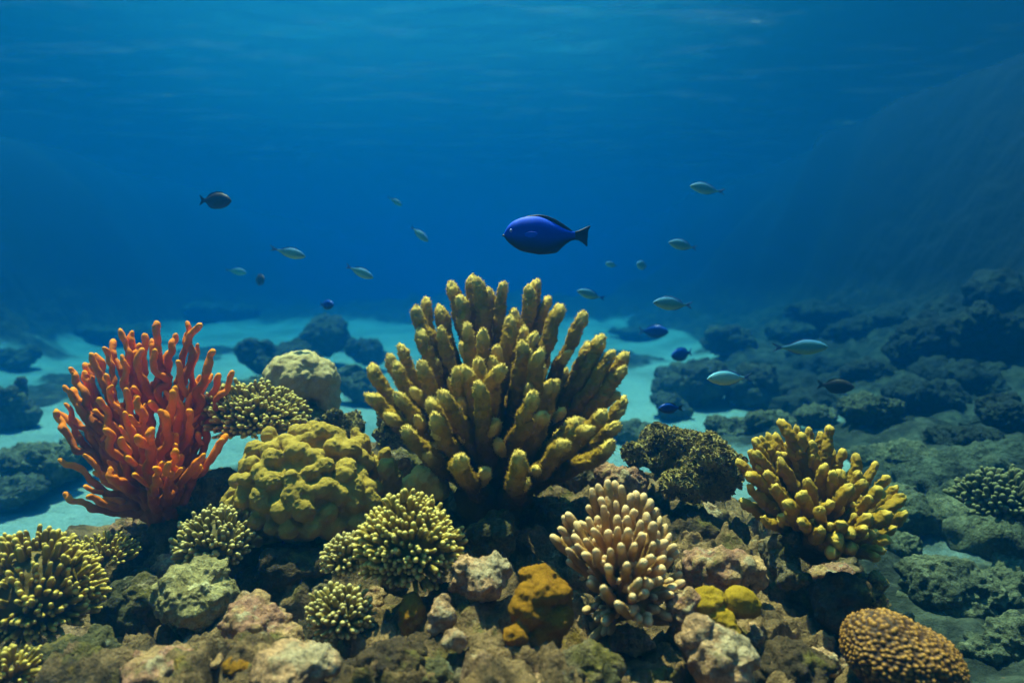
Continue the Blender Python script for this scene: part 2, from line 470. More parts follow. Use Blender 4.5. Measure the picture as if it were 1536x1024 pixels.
# reef mound: heights pinned where the photograph shows its surface
CTRL = [(60, 975, 1.5), (0, 1024, 1.35), (200, 1010, 1.3), (150, 870, 1.8), (225, 800, 2.05), (310, 735, 2.2), (250, 925, 1.55),
        (380, 690, 2.3), (450, 820, 1.85), (400, 950, 1.4), (450, 665, 2.55), (520, 690, 2.4), (600, 760, 2.05), (740, 785, 1.95),
        (640, 925, 1.4), (740, 880, 1.55), (740, 980, 1.2), (860, 780, 1.85), (900, 720, 2.2), (930, 960, 1.4), (1000, 780, 2.05),
        (1060, 815, 1.9), (1080, 900, 1.5), (1100, 1000, 1.2), (1160, 880, 1.65), (1230, 865, 1.75), (1310, 960, 1.5), (1370, 1060, 1.3),
        (1120, 760, 2.25), (700, 700, 2.35), (1250, 1040, 1.2), (500, 1010, 1.2), (300, 1020, 1.15), (820, 1040, 1.05), (640, 1040, 1.05)]
_c = np.array([P(*c) for c in CTRL]) - np.array([0, 0, .042])
_lowpts = [(-1.55, 1.75), (-1.75, 2.4), (-1.2, 2.75), (-.9, 3.1), (-.2, 3.2), (.5, 3.1), (1.1, 2.9), (1.45, 2.4), (1.35, 1.9), (1.1, 1.5), (-1.35, 1.3), (1.2, 1.0), (-1.4, .7),
           (-2.2, 1.5), (2.0, 1.6), (-.2, 3.8), (-1.8, 3.4), (2, 3), (1.3, 3.6)]
_c = np.vstack([_c, [(x, y, -.12) for x, y in _lowpts], [(-.6, .6, .12), (0, .6, .12), (.6, .6, .12), (-.35, .85, .24), (.3, .85, .24), (-.3, 0, .2), (.4, 0, .2)]])
def mound_h(x, y):
    w = 0; s = 0
    for cx, cy, cz in _c:
        k = np.exp(-((x - cx) ** 2 + (y - cy) ** 2) / (2 * .19 ** 2)) + 1e-4 / ((x - cx) ** 2 + (y - cy) ** 2 + .05)
        w = w + k; s = s + k * cz
    return s / w

def build_mound():
    x0, x1, y0, y1 = -1.95, 1.75, .55, 3.35; st = .0062
    ax = np.arange(x0, x1, st); ay = np.arange(y0, y1, st)
    X, Y = np.meshgrid(ax, ay, indexing='ij'); x = X.ravel(); y = Y.ravel()
    z = mound_h(x, y); p = np.stack([x, y, z], -1)
    edge = np.clip(np.minimum.reduce([x - x0, x1 - x, y - y0, y1 - y]) / .3, 0, 1)
    z = z * edge + (1 - edge) * -.3
    p[:, 2] = z
    q = p.copy(); q[:, 2] *= 1.4
    big = fbm(q, .30, 3, 21); rid = ridged(q, .16, 4, 33); f1, f2 = worley(q + .03 * np.stack([fbm(q, .1, 2, 1), fbm(q, .1, 2, 2), fbm(q, .1, 2, 3)], -1), .13, 5)
    lump = (0.55 - f1)
    g1, g2 = worley(q + .012 * np.stack([fbm(q, .03, 2, 4), fbm(q, .03, 2, 5), fbm(q, .03, 2, 6)], -1), .058, 15)
    h1, h2 = worley(q, .024, 25)
    hol = np.clip((ridged(q, .22, 3, 44) - .62) * 4, 0, 1)
    d = .06 * big + .03 * rid + .075 * lump + .040 * (.55 - g1) + .017 * (.55 - h1) + .010 * fbm(q, .02, 3, 51) + .012 * ridged(q, .05, 3, 71) - .11 * hol
    n = normals(p, grid_faces(len(ax), len(ay)))
    n = n * (1 if n[:, 2].mean() > 0 else -1)
    k = edge[:, None]
    p = p + n * (d * 1.0)[:, None] * k
    p[:, 0] += .02 * fbm(q, .09, 3, 81) * edge; p[:, 1] += .02 * fbm(q, .09, 3, 91) * edge
    f = grid_faces(len(ax), len(ay))
    o = obj("reef_ground", p, f, M['reef']); o["kind"] = "structure"
build_mound()

# ------------------------------------------------------------------ rocks and lumpy things
def lump_disp(v, f, amps, seed, kind='rock'):
    n = normals(v, f); d = np.zeros(len(v))
    for typ, wl, a in amps:
        seed += 7
        if typ == 'f': d += a * fbm(v, wl, 3, seed)
        elif typ == 'r': d += a * ridged(v, wl, 3, seed)
        elif typ == 'w': d += a * (0.55 - worley(v, wl, seed)[0])
        elif typ == 'e':
            a1, a2 = worley(v, wl, seed); d += a * np.clip((a2 - a1) * 2.2, 0, 1)
    return v + n * d[:, None]

def px_r(D, px): return px * D / F

def ground_depth(px, py, D0):
    "depth at which the sight line through a pixel meets the seabed"
    ds = np.linspace(1.6, 22, 700); pts = np.array([P(px, py, d) for d in ds])
    below = np.nonzero(pts[:, 2] < sand_h(pts[:, 0], pts[:, 1]))[0]
    return float(ds[below[0]]) if len(below) else D0

def rock(name, label, cat, px, py, D, rx, ry, mat, seed, amps=None, sub=6, group=None, ryd=None, n=5, voxel=None):
    rnd = random.Random(seed); c = P(px, py, D); a = px_r(D, rx); b = px_r(D, ry); dd = ryd or (a * .9)
    sph = [(c, (a * .72, dd * .72, b * .72))]
    for k in range(n):
        an = rnd.uniform(0, 6.28); e = rnd.uniform(-.7, .9)
        sph.append((c + np.array([math.cos(an) * a * .5, math.sin(an) * dd * .5, e * b * .5]),
                    (a * rnd.uniform(.3, .55), dd * rnd.uniform(.3, .5), b * rnd.uniform(.3, .55))))
    s = (a + b) / 2
    vx = voxel or max(.0045, s / 26)
    v, f = blobs(sph, vx, 2)
    amps = amps or [('f', s * .8, s * .16), ('r', s * .35, s * .09), ('w', s * .3, s * .12), ('w', .022, .008), ('f', .02, .006)]
    v = lump_disp(v, f, amps, seed)
    base = c - np.array([0, 0, b * .8])
    o = obj(name, v, f, mat, loc=base)
    return tag(o, label, cat, group)

# ------------------------------------------------------------------ branching corals
def hemi_root(px, py, D): return P(px, py, D)

def branch_mesh(root, tip, r0, r1, seed, rings_mm=.0028, seg=30, curve=.12, bend=None, fuzz=.0016, lumps=.003, wl=.006, start=.12, knobs=0, knob_len=.035, spikes=0, spike_len=.005, wob_=.35):
    rnd = np.random.RandomState(seed)
    root = np.array(root); tip = np.array(tip); L = np.linalg.norm(tip - root)
    ctrl = root * .45 + tip * .55
    bd = np.array([0, 0, -1.0]) * curve * L if bend is None else bend
    side = rnd.normal(0, .035 * L, 3)
    ctrl = ctrl + bd + side
    n = max(10, int(L / rings_mm))
    t0 = start
    pts = bez(root, ctrl, tip, n)[int(n * t0):]
    m = len(pts); t = np.linspace(0, 1, m)
    wob = np.stack([fbm(np.stack([t * L / .05, np.full(m, seed * .37 + k), np.zeros(m)], -1), 1.0, 2, seed + k) for k in range(3)], -1) * (r1 * wob_)
    pts = pts + wob * np.clip(t * 3, 0, 1)[:, None]
    rad = r0 + (r1 - r0) * t ** .7
    rad *= 1 + .07 * fbm(np.stack([t * L / .035, np.full(m, seed * 1.7), np.zeros(m)], -1), 1.0, 2, seed + 9)
    k = max(2, int(.9 * r1 / max(rings_mm, 1e-4))); rad[-k:] *= 1 - .10 * np.linspace(0, 1, k) ** 2
    V, Q, T3, A = [], [], [], []; off = 0
    def add(pts, rad, sg):
        nonlocal off
        v, q, fan, a = tube(pts, rad, sg, cap=max(4, int(rad[-1] / rings_mm)))
        nrm_src = normals(v, q)
        d = lumps * fbm(v, .028, 2, seed) + fuzz * fbm(v, wl, 2, seed + 3)
        v = v + nrm_src * d[:, None] * (1 if (nrm_src[5] @ (v[5] - pts[0])) > 0 else -1)
        V.append(v); Q.append(q + off); T3.append(fan + off); A.append(a); off += len(v)
    add(pts, rad, seg)
    for j in range(knobs):
        i = int(m * rnd.uniform(.42, .78)); b = pts[i]; dr = pts[min(i + 3, m - 1)] - pts[i - 3]; dr /= np.linalg.norm(dr)
        s = rnd.normal(0, 1, 3); s -= dr * (s @ dr); s /= np.linalg.norm(s); s[2] = abs(s[2]) * .6
        kl = knob_len * rnd.uniform(.6, 1.3)
        e = b + (dr * .75 + s * .85) * kl
        nn = max(6, int(kl / rings_mm)); pp = bez(b, b + s * kl * .6, e, nn)
        add(pp, np.linspace(rad[i] * .8, r1 * .8, nn), int(seg * .8))
    if spikes:                                                # extended polyps: a nap of tiny cones
        vv = np.vstack(V); aa = np.concatenate(A); fn = np.vstack(Q); nn = normals(vv, fn)
        sg = np.sign(np.median(((vv[:len(V[0])] - np.repeat(pts[np.clip(np.arange(len(V[0])) // seg, 0, len(pts) - 1)], 1, axis=0)) * nn[:len(V[0])]).sum(1))) or 1
        nn = nn * sg
        ix = rnd.choice(len(vv), spikes); c = vv[ix]; d = nn[ix] + rnd.normal(0, .35, (spikes, 3)) + np.array([0, 0, .15]); d /= np.linalg.norm(d, axis=1)[:, None]
        t1 = np.cross(d, rnd.normal(0, 1, (spikes, 3))); t1 /= np.linalg.norm(t1, axis=1)[:, None]; t2 = np.cross(d, t1)
        ln = spike_len * rnd.uniform(.5, 1.2, spikes)[:, None]; w = spike_len * .16
        c = c - d * .001
        P4 = np.stack([c + t1 * w, c - t1 * w * .5 + t2 * w * .87, c - t1 * w * .5 - t2 * w * .87, c + d * ln], 1).reshape(-1, 3)
        b = np.arange(spikes)[:, None] * 4 + off
        tri = np.vstack([b + np.array([[0, 1, 3]]), b + np.array([[1, 2, 3]]), b + np.array([[2, 0, 3]])])
        V.append(P4); T3.append(tri); A.append(np.repeat(aa[ix], 4))
    return np.vstack(V), [np.vstack(Q), np.vstack(T3)], np.concatenate(A)

def colony(name, label, cat, root, tips, r0, r1, mat, seed, base_r, base_mat=None, part='branch', depth_r=None, front=1.0, maxp=96, jitter=.0, rootspread=.35, **kw):
    """tips: (px, py, side) side<0 towards the camera; root (px,py,D)"""
    D = root[2]; R0 = P(*root)
    t = thing(name, label, cat, R0)
    rnd = random.Random(seed)
    # holdfast
    v, f = blobs([(R0 + np.array([rnd.uniform(-.3, .3) * base_r, rnd.uniform(-.3, .3) * base_r, rnd.uniform(-.2, .25) * base_r]), base_r * rnd.uniform(.5, .8)) for _ in range(7)], base_r / 14, 3)
    v = lump_disp(v, f, [('f', base_r * .6, base_r * .15), ('w', .03, .01), ('f', .012, .003)], seed)
    obj('base', v, f, base_mat or mat, t, attr=np.full(len(v), .6))
    rest = []
    for i, (px, py, s) in enumerate(tips):
        tp = P(px, py, D)
        off = tp - R0
        rr = depth_r ** 2 - off @ off
        dy = s * math.sqrt(max(rr, (depth_r * .25) ** 2))
        Dn = D + dy
        tp = P(px, py, Dn) if Dn > .5 else tp
        od = tp - R0
        rt = R0 + od * rootspread * .35 * rnd.uniform(.6, 1.2) + np.array([rnd.uniform(-1, 1), rnd.uniform(-1, 1), rnd.uniform(-1, .3)]) * base_r * .35
        v, fs, a = branch_mesh(rt, tp, r0 * rnd.uniform(.85, 1.15), r1 * rnd.uniform(.85, 1.12), seed + i * 13, **kw)
        if i < maxp: obj(part, v, fs, mat, t, attr=a)
        else: rest.append((v, fs, a))
    if rest:
        V = []; Q = []; T3 = []; A = []; o = 0
        for v, fs, a in rest:
            V.append(v); Q.append(fs[0] + o); T3.append(fs[1] + o); A.append(a); o += len(v)
        obj(part, np.vstack(V), [np.vstack(Q), np.vstack(T3)], mat, t, attr=np.concatenate(A), kind='stuff')
    return t

def crop(lst, s, ox, oy): return [(ox + x / s, oy + y / s, sd) for x, y, sd in lst]

# main golden finger coral -------------------------------------------------
B, Fr, Sd = .7, -.9, 0.0
main = crop([(470, 95, B), (600, 85, .35), (572, 75, B), (715, 100, .5), (885, 105, B), (845, 135, .4), (345, 172, B), (310, 230, .3), (415, 220, B), (515, 180, .2),
             (565, 130, B), (650, 125, B), (975, 225, .1), (1095, 255, .2), (775, 235, .3), (750, 275, -.2), (815, 310, .1), (855, 355, -.1), (555, 310, -.3), (330, 338, .1),
             (430, 325, 0), (1185, 362, .2), (1235, 442, .0), (1288, 447, .25), (1282, 507, -.1), (1115, 395, .4), (225, 405, .2), (190, 452, .4), (205, 482, -.1),
             (95, 508, .0), (335, 485, -.3), (100, 628, -.2), (222, 635, -.4), (815, 392, -.5), (500, 520, -.5), (555, 510, -.6), (692, 495, -.75), (600, 585, -.8),
             (860, 640, -.75), (435, 632, -.7), (400, 738, -.7), (270, 805, -.5), (1245, 620, .1), (1280, 655, .3), (1180, 722, -.3), (1060, 770, -.4), (1110, 785, -.6),
             (1000, 855, -.7), (1240, 782, -.2), (1225, 873, -.4), (500, 940, -.95), (785, 930, -.95), (460, 420, .3), (640, 300, .4), (930, 420, .5), (1010, 520, .2), (700, 330, .6), (380, 560, .2), (930, 180, B)],
            3.2, 530, 400)
_r = random.Random(4)
for _ in range(24):                                   # inner fingers that fill the bush
    a_ = math.radians(_r.uniform(18, 162)); q_ = _r.uniform(.45, .80)
    main.append((745 + math.cos(a_) * 185 * q_, 720 - math.sin(a_) * 285 * q_, _r.uniform(-.7, .5)))
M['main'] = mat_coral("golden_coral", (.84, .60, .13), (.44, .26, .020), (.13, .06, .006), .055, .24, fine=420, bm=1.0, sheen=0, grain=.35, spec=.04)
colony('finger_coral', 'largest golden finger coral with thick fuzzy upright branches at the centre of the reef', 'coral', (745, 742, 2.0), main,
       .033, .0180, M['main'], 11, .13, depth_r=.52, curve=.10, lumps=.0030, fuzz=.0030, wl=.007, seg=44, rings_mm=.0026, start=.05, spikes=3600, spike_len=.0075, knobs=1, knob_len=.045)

# orange antler sponge -------------------------------------------------
ora = crop([(800, 178, .2), (885, 208, .3), (965, 172, .4), (995, 196, .1), (1025, 280, .5), (1070, 316, -.1), (1170, 400, .1), (1110, 440, .4), (1075, 425, .5), (610, 198, .2),
            (675, 196, .5), (750, 235, .6), (775, 246, .3), (575, 255, .6), (522, 282, .1), (480, 315, .5), (455, 325, 0), (500, 380, .5), (377, 392, .1), (440, 380, .5), (415, 415, .3),
            (345, 500, 0), (370, 495, .4), (340, 586, .3), (282, 626, 0), (320, 610, .4), (622, 318, -.1), (735, 308, -.2), (815, 290, -.1), (940, 366, -.2), (520, 425, -.2), (570, 476, -.3),
            (515, 540, -.4), (655, 486, -.5), (700, 545, -.7), (900, 505, -.4), (1000, 495, -.1), (880, 535, -.6), (970, 605, -.4), (750, 705, -.9), (715, 735, -.9), (890, 805, -.9),
            (870, 870, -.95), (790, 895, -.95), (312, 856, -.2), (424, 850, -.4), (486, 895, -.3), (540, 705, -.5), (560, 905, -.5), (1130, 745, -.2), (1112, 785, -.3), (1022, 815, -.5),
            (330, 1022, -.1), (470, 1055, -.3), (1040, 430, .3), (690, 260, .4), (850, 330, .4), (460, 560, .2), (430, 640, .1), (640, 620, -.5), (820, 600, -.7), (1050, 640, .2), (520, 800, .0), (620, 760, -.6)],
           3.4125, 0, 440)
M['orange'] = mat_coral("orange_sponge", (1.0, .32, .005), (.95, .22, .0), (.42, .08, .0), .014, .16, fine=500, bm=.4, sheen=0, grain=.22, spec=.10, rough=.7)
colony('antler_sponge', 'bright orange antler sponge with thin forked fingers on the left of the reef', 'sponge', (243, 765, 2.1), ora,
       .0165, .0098, M['orange'], 77, .06, depth_r=.42, curve=.14, lumps=.003, fuzz=.0007, seg=22, rings_mm=.0035, start=.0, knobs=1, knob_len=.045, wob_=1.3)

# right yellow finger coral -------------------------------------------------
yel = crop([(245, 42, .2), (290, 66, .3), (335, 72, .5), (415, 62, .3), (310, 97, 0), (160, 98, .3), (135, 118, .1), (195, 97, .6), (120, 152, .2), (150, 163, -.1), (82, 192, .1), (112, 237, -.2),
            (190, 242, -.4), (235, 192, -.2), (117, 282, -.2), (92, 342, 0), (215, 282, -.6), (255, 352, -.8), (165, 402, -.5), (345, 267, -.7), (315, 312, -.8), (385, 377, -.9), (315, 412, -.95),
            (450, 427, -.95), (500, 452, -.9), (495, 507, -.9), (540, 437, -.8), (430, 532, -.95), (465, 152, .3), (515, 172, .2), (585, 202, .2), (625, 252, .2), (660, 292, .1), (698, 327, 0),
            (690, 377, -.1), (655, 442, -.2), (620, 482, -.4), (600, 522, -.5), (570, 540, -.6), (540, 272, -.4), (490, 292, -.6), (590, 302, -.2), (560, 332, -.5), (630, 392, -.4), (430, 237, -.5),
            (460, 242, -.3), (390, 207, -.4), (520, 232, -.2), (350, 132, 0), (270, 112, .1), (440, 467, -.9), (380, 442, -.95), (455, 492, -.95), (220, 100, .5), (380, 90, .5), (180, 200, .3), (640, 330, .3), (670, 400, .1), (250, 240, .0), (300, 190, .2), (420, 160, .3), (560, 400, -.6), (580, 460, -.6)],
           2.535, 1080, 620)
M['yellow'] = mat_coral("yellow_coral", (.68, .45, .07), (.36, .20, .012), (.10, .06, .006), .022, .15, fine=420, bm=.7, sheen=0, grain=.30, spec=.08)
colony('finger_coral', 'yellow finger coral with crowded stubby branches on the right end of the reef', 'coral', (1226, 800, 1.8), yel,
       .0195, .0135, M['yellow'], 301, .085, depth_r=.30, curve=.10, lumps=.0035, fuzz=.0028, wl=.008, seg=30, rings_mm=.0030, start=.0, knobs=1, knob_len=.03, spikes=500, spike_len=.004)

# tan finger coral -------------------------------------------------
tan = crop([(600, 82, .3), (560, 97, .3), (640, 92, .4), (530, 122, .3), (675, 112, .2), (710, 152, .1), (765, 152, .3), (580, 162, 0), (610, 142, .1), (740, 137, .4), (800, 182, .2), (830, 207, .2),
            (850, 252, .1), (880, 292, .1), (890, 337, 0), (425, 232, .2), (400, 252, .3), (465, 277, 0), (380, 302, .1), (350, 335, .3), (455, 342, -.2), (410, 332, .1), (470, 372, -.3), (415, 402, -.1),
            (420, 452, .0), (515, 257, -.1), (545, 312, -.5), (590, 207, -.2), (650, 247, -.4), (695, 252, -.4), (730, 217, -.3), (760, 272, -.4), (820, 292, -.3), (650, 302, -.6), (510, 357, -.4),
            (545, 367, -.3), (620, 402, -.8), (605, 482, -.95), (590, 570, -1), (500, 417, -.6), (550, 412, -.7), (730, 372, -.8), (780, 457, -.9), (810, 432, -.7), (750, 542, -1), (715, 612, -1),
            (660, 660, -1), (800, 552, -.8), (850, 537, -.7), (915, 382, -.2), (930, 417, -.2), (940, 512, -.2), (945, 547, -.3), (920, 572, -.3), (900, 607, -.4), (800, 742, -.8), (760, 722, -.9),
            (880, 702, -.4), (890, 742, -.3), (600, 742, -.7), (500, 762, -.2), (500, 682, -.2), (560, 722, -.5), (540, 802, -.3), (530, 562, -.6), (705, 302, -.7), (765, 332, -.6), (820, 372, -.5),
            (870, 362, -.3), (730, 690, -.9), (690, 200, -.1), (640, 180, 0), (790, 240, 0), (840, 330, -.1), (860, 440, -.4), (480, 300, .2), (670, 380, -.8), (690, 470, -.9), (860, 480, -.5), (900, 450, .1), (560, 250, 0), (610, 320, -.5)],
           3.16, 720, 700)
M['tan'] = mat_coral("tan_coral", (.74, .48, .21), (.36, .19, .045), (.12, .055, .014), .030, .16, fine=380, bm=.45, sheen=0, grain=.20, spec=.10, rough=.7)
colony('finger_coral', 'pale tan finger coral with white tipped branches below right of the golden coral', 'coral', (938, 890, 1.5), tan,
       .0125, .0088, M['tan'], 501, .06, depth_r=.235, curve=.04, lumps=.0022, fuzz=.0005, seg=22, rings_mm=.0024, start=.0, knobs=2, knob_len=.022)

# dense knobbly colonies -------------------------------------------------
def knob_colony(label, px, py, D, rx, ry, n, r, ln, mat, seed, parts=96, rz=None, ryd=None, tilt=(0, -.25, 1), lo=-.35, name='knob_coral', group=None):
    rnd = np.random.RandomState(seed); c = P(px, py, D); a = px_r(D, rx); b = px_r(D, ry); dd = ryd or a * .9
    root = c - np.array([0, 0, b * .6])
    rad = np.array([a, dd, b])
    tl = np.array(tilt, dtype=float); tl /= np.linalg.norm(tl)
    dirs = []
    i = 0
    while len(dirs) < n and i < n * 6:
        z = 1 - (i + .5) / n * (1 - lo) * 1.0; i += 1
        if z < lo: break
        ph = i * 2.399963; s = math.sqrt(max(0, 1 - z * z)); d = np.array([s * math.cos(ph), s * math.sin(ph), z])
        dirs.append(d)
    # rotate +z to tilt
    z = np.array([0, 0, 1.0]); ax = np.cross(z, tl); sn = np.linalg.norm(ax); cs = z @ tl
    if sn > 1e-6:
        ax /= sn; K = np.array([[0, -ax[2], ax[1]], [ax[2], 0, -ax[0]], [-ax[1], ax[0], 0]]); Rm = np.eye(3) + sn * K + (1 - cs) * K @ K
    else: Rm = np.eye(3)
    dirs = [(Rm @ d) for d in dirs]
    coreR = rad - ln * .9
    v, f = blobs([(c, coreR)], min(coreR) / 16, 2)
    v = lump_disp(v, f, [('f', a * .5, a * .08), ('w', r * 3, r * .8)], seed)
    if parts: t = thing(name, label, 'coral', root, group); obj('base', v, f, mat, t, attr=np.full(len(v), ln * 1.3))
    objs = []
    for k, d in enumerate(dirs):
        d = d + rnd.normal(0, .07, 3); d /= np.linalg.norm(d)
        if rnd.rand() < .06: continue
        wobr = 1 + .06 * rnd.randn() + .16 * float(fbm(np.array([d * 1.3 + seed]), 1.0, 2, seed)[0])
        tip = c + d * rad * wobr
        grow = d * .8 + np.array([0, 0, .25]); grow /= np.linalg.norm(grow)
        st = tip - grow * ln * rnd.uniform(.9, 1.2)
        m = 7; pts = bez(st, (st + tip) / 2 + rnd.normal(0, ln * .12, 3), tip, m)
        rr = r * rnd.uniform(.68, 1.28)
        v, q, fan, at = tube(pts, rr * (1.15 - .2 * np.linspace(0, 1, m)), 10, cap=4)
        nr = normals(v, q); v = v + nr * (r * .14 * fbm(v, r * 2.2, 2, seed))[:, None]
        objs.append((np.linalg.norm(tip - CAM), v, q, fan, at))
        if rnd.rand() < .35:
            sd = rnd.normal(0, 1, 3); sd -= d * (sd @ d); sd /= np.linalg.norm(sd); t2 = tip - d * ln * .25 + sd * r * 2.1
            pts = bez(st + (tip - st) * .35, st + (tip - st) * .5 + sd * r, t2, 6)
            v2, q2, f2, a2 = tube(pts, np.full(6, rr * .85), 10, cap=4)
            o_ = objs[-1]; nv = len(o_[1]); objs[-1] = (o_[0], np.vstack([o_[1], v2]), np.vstack([o_[2], q2 + nv]), np.vstack([o_[3], f2 + nv]), np.concatenate([o_[4], a2]))
    objs.sort(key=lambda x: x[0])
    def merge(L):
        V = []; Q = []; T3 = []; A = []; o = 0
        for _, v, q, fn, a_ in L:
            V.append(v); Q.append(q + o); T3.append(fn + o); A.append(a_); o += len(v)
        return np.vstack(V), np.vstack(Q), np.vstack(T3), np.concatenate(A)
    if parts:
        for o_ in objs[:parts]: obj('branch', o_[1], [o_[2], o_[3]], mat, t, attr=o_[4])
        if len(objs) > parts:
            V, Q, T3, A = merge(objs[parts:]); obj('branch', V, [Q, T3], mat, t, attr=A, kind='stuff')
        return t
    V, Q, T3, A = merge(objs); nb = len(v) if False else 0
    v, f = blobs([(c, coreR)], min(coreR) / 14, 2)
    v = lump_disp(v, f, [('f', a * .5, a * .08), ('w', r * 3, r * .8)], seed)
    o = obj(name, np.vstack([V, v]), [np.vstack([Q, f + len(V)]), T3], mat, attr=np.concatenate([A, np.full(len(v), ln * 1.3)]), loc=root)
    return tag(o, label, 'coral', group)

M['knob'] = mat_coral("green_yellow_knob", (.70, .54, .13), (.30, .20, .022), (.07, .045, .007), .010, .045, fine=500, bm=.3, grain=.15, spec=.15, rough=.6)
M['knob_pale'] = mat_coral("pale_knob", (.62, .48, .16), (.28, .20, .035), (.07, .05, .010), .009, .040, fine=500, bm=.3, grain=.15, spec=.15, rough=.6)
M['knob_yel'] = mat_coral("yellow_knob", (.72, .50, .09), (.30, .19, .012), (.08, .05, .006), .009, .05, fine=500, bm=.3, grain=.15, spec=.15, rough=.6)
knob_colony('round yellow green coral dome of small blunt knobs below the golden finger coral', 613, 816, 1.5, 70, 62, 430, .0053, .024, M['knob'], 21, tilt=(0, -.45, 1), lo=-.45)
knob_colony('flat topped pale yellow coral cushion of fine knobs beside the orange sponge', 383, 622, 2.2, 70, 42, 420, .0062, .026, M['knob'], 31, tilt=(0, -.3, 1), lo=-.25, ryd=.13)
knob_colony('mustard yellow knob coral cut off by the left edge of the frame', 48, 888, 1.5, 92, 80, 430, .0052, .030, M['knob_yel'], 41, tilt=(.15, -.35, 1), lo=-.3)
knob_colony('small whitish green knob coral touching the left of the round dome', 517, 834, 1.52, 35, 30, 120, .0046, .020, M['knob_pale'], 51, parts=0, tilt=(-.3, -.4, 1))
knob_colony('small whitish green knob coral lowest in the dark hollow below the lobed coral', 512, 922, 1.42, 44, 40, 150, .0050, .022, M['knob_pale'], 61, parts=0, tilt=(0, -.5, 1))
knob_colony('pale knob coral crust hanging below the left edge of the lobed coral', 328, 815, 1.75, 56, 46, 240, .0058, .024, M['knob_pale'], 71, parts=0, tilt=(-.2, -.4, 1))
knob_colony('yellow green sprig coral poking up where the reef meets the sand on the left', 150, 832, 1.85, 55, 26, 120, .0040, .040, M['knob_yel'], 81, parts=0, tilt=(0, -.1, 1), lo=0)
knob_colony('yellow knob coral in the bottom left corner under the mustard coral', 14, 1004, 1.3, 42, 34, 60, .0045, .030, M['knob_yel'], 91, parts=0, tilt=(.2, -.3, 1))
M['crust'] = mat_rock('pale_crust', (.50, .40, .15), (.22, .165, .055), [((.62, .52, .25), 16, .56), ((.12, .09, .03), 12, .60)])
rock('encrusted_rock', 'rock thickly crusted with pale yellow lumps under the left knob crust', 'rock', 290, 892, 1.58, 66, 50, M['crust'], 95, amps=[('f', .08, .02), ('w', .05, .022), ('w', .020, .014), ('w', .011, .006), ('f', .01, .003)], voxel=.0038)

# lobed mustard coral -------------------------------------------------
def lobed():
    rnd = random.Random(5); D = 1.9; base = P(450, 820, D)
    t = []
    c = P(450, 735, D)
    t.append((c, (.165, .15, .135))); t.append((P(400, 770, 1.92), (.105, .10, .09))); t.append((P(470, 690, 1.95), (.10, .09, .09)))
    t += [(P(425, 690, 1.93), (.085, .08, .07)), (P(505, 700, 1.95), (.085, .08, .085)), (P(515, 760, 1.9), (.09, .09, .09)), (P(450, 770, 1.84), (.11, .09, .08)), (P(370, 785, 1.92), (.06, .07, .05))]
    v0, f0 = blobs(t, .010, 6); n0 = normals(v0, f0)
    keep = n0[:, 2] > -.35; v0 = v0[keep]; n0 = n0[keep]
    sph = [(c_, tuple(np.array(r_) * .94)) for c_, r_ in t]; got = []
    rs = np.random.RandomState(8)
    for i in rs.permutation(len(v0)):                       # lobes set all over the skin, some stretched into short ridges
        if any(np.linalg.norm(v0[i] - g) < .043 for g in got): continue
        got.append(v0[i]); r = rs.uniform(.021, .032); c0 = v0[i] + n0[i] * rs.uniform(-.002, .012)
        sph.append((c0, r))
        if rs.rand() < .6:
            w = rs.normal(0, 1, 3); w -= n0[i] * (w @ n0[i]); w /= np.linalg.norm(w)
            sph.append((c0 + w * r * .8 - n0[i] * .003, r * .85))
    v, f = blobs(sph, .0038, 8)
    v = lump_disp(v, f, [('f', .04, .005), ('f', .009, .0022), ('f', .0045, .0013)], 9)
    o = obj('lobed_coral', v, f, M['lobed'], loc=base); tag(o, 'mustard coral mound covered in rounded lobes left of the golden coral', 'coral')
    sph = []
    for x, y, r in [(540, 665, .030), (532, 650, .018), (545, 690, .030), (565, 700, .034), (575, 680, .018), (555, 720, .034), (580, 705, .028), (590, 715, .022), (600, 725, .02), (575, 735, .03), (530, 705, .03)]:
        sph.append((P(x, y, 1.98 + rnd.uniform(-.03, .03)), r))
    for k in range(len(sph)): sph.append((sph[k][0] - np.array([0, -.02, .03]), sph[k][1] * .9))
    v, f = blobs(sph, .0040, 5)
    v = lump_disp(v, f, [('f', .04, .010), ('w', .03, .008), ('f', .009, .0022), ('f', .0045, .0013)], 19)
    o = obj('lobed_coral', v, f, M['lobed'], loc=P(570, 740, 1.98)); tag(o, 'small cluster of mustard lobes at the right shoulder of the lobed coral mound', 'coral')
M['lobed'] = mat_coral("mustard_coral", (.42, .27, .04), (.42, .27, .04), (.42, .27, .04), .02, .2, fine=420, bm=.9, sheen=0, grain=.30, spec=.05)
lobed()

# dome coral behind
M['dome'] = mat_coral("dome_coral", (.52, .39, .16), (.52, .39, .16), (.52, .39, .16), .02, .2, fine=260, bm=.9, sheen=0, grain=.40, spec=.05)
def dome():
    D = 2.55
    sph = [(P(446, 568, D), (.120, .11, .108)), (P(482, 572, D + .01), (.068, .09, .085)), (P(492, 598, D + .02), (.042, .07, .085)), (P(452, 608, D + .08), (.075, .08, .09))]
    v, f = blobs(sph, .006, 4)
    v = lump_disp(v, f, [('f', .12, .014), ('f', .035, .006), ('f', .014, .004), ('w', .016, .005)], 29)
    o = obj('dome_coral', v, f, M['dome'], loc=P(460, 630, D)); tag(o, 'smooth tan dome coral standing behind the lobed mustard coral', 'coral')
dome()
BUSH = [('f', .05, .012), ('w', .02, .012), ('r', .014, .006), ('w', .009, .004)]
M['bush'] = mat_rock("leafy_coral", (.60, .44, .11), (.22, .16, .04), [((.75, .60, .20), 30, .54), ((.035, .03, .01), 26, .56)], scale=1.3, bm=1.6)

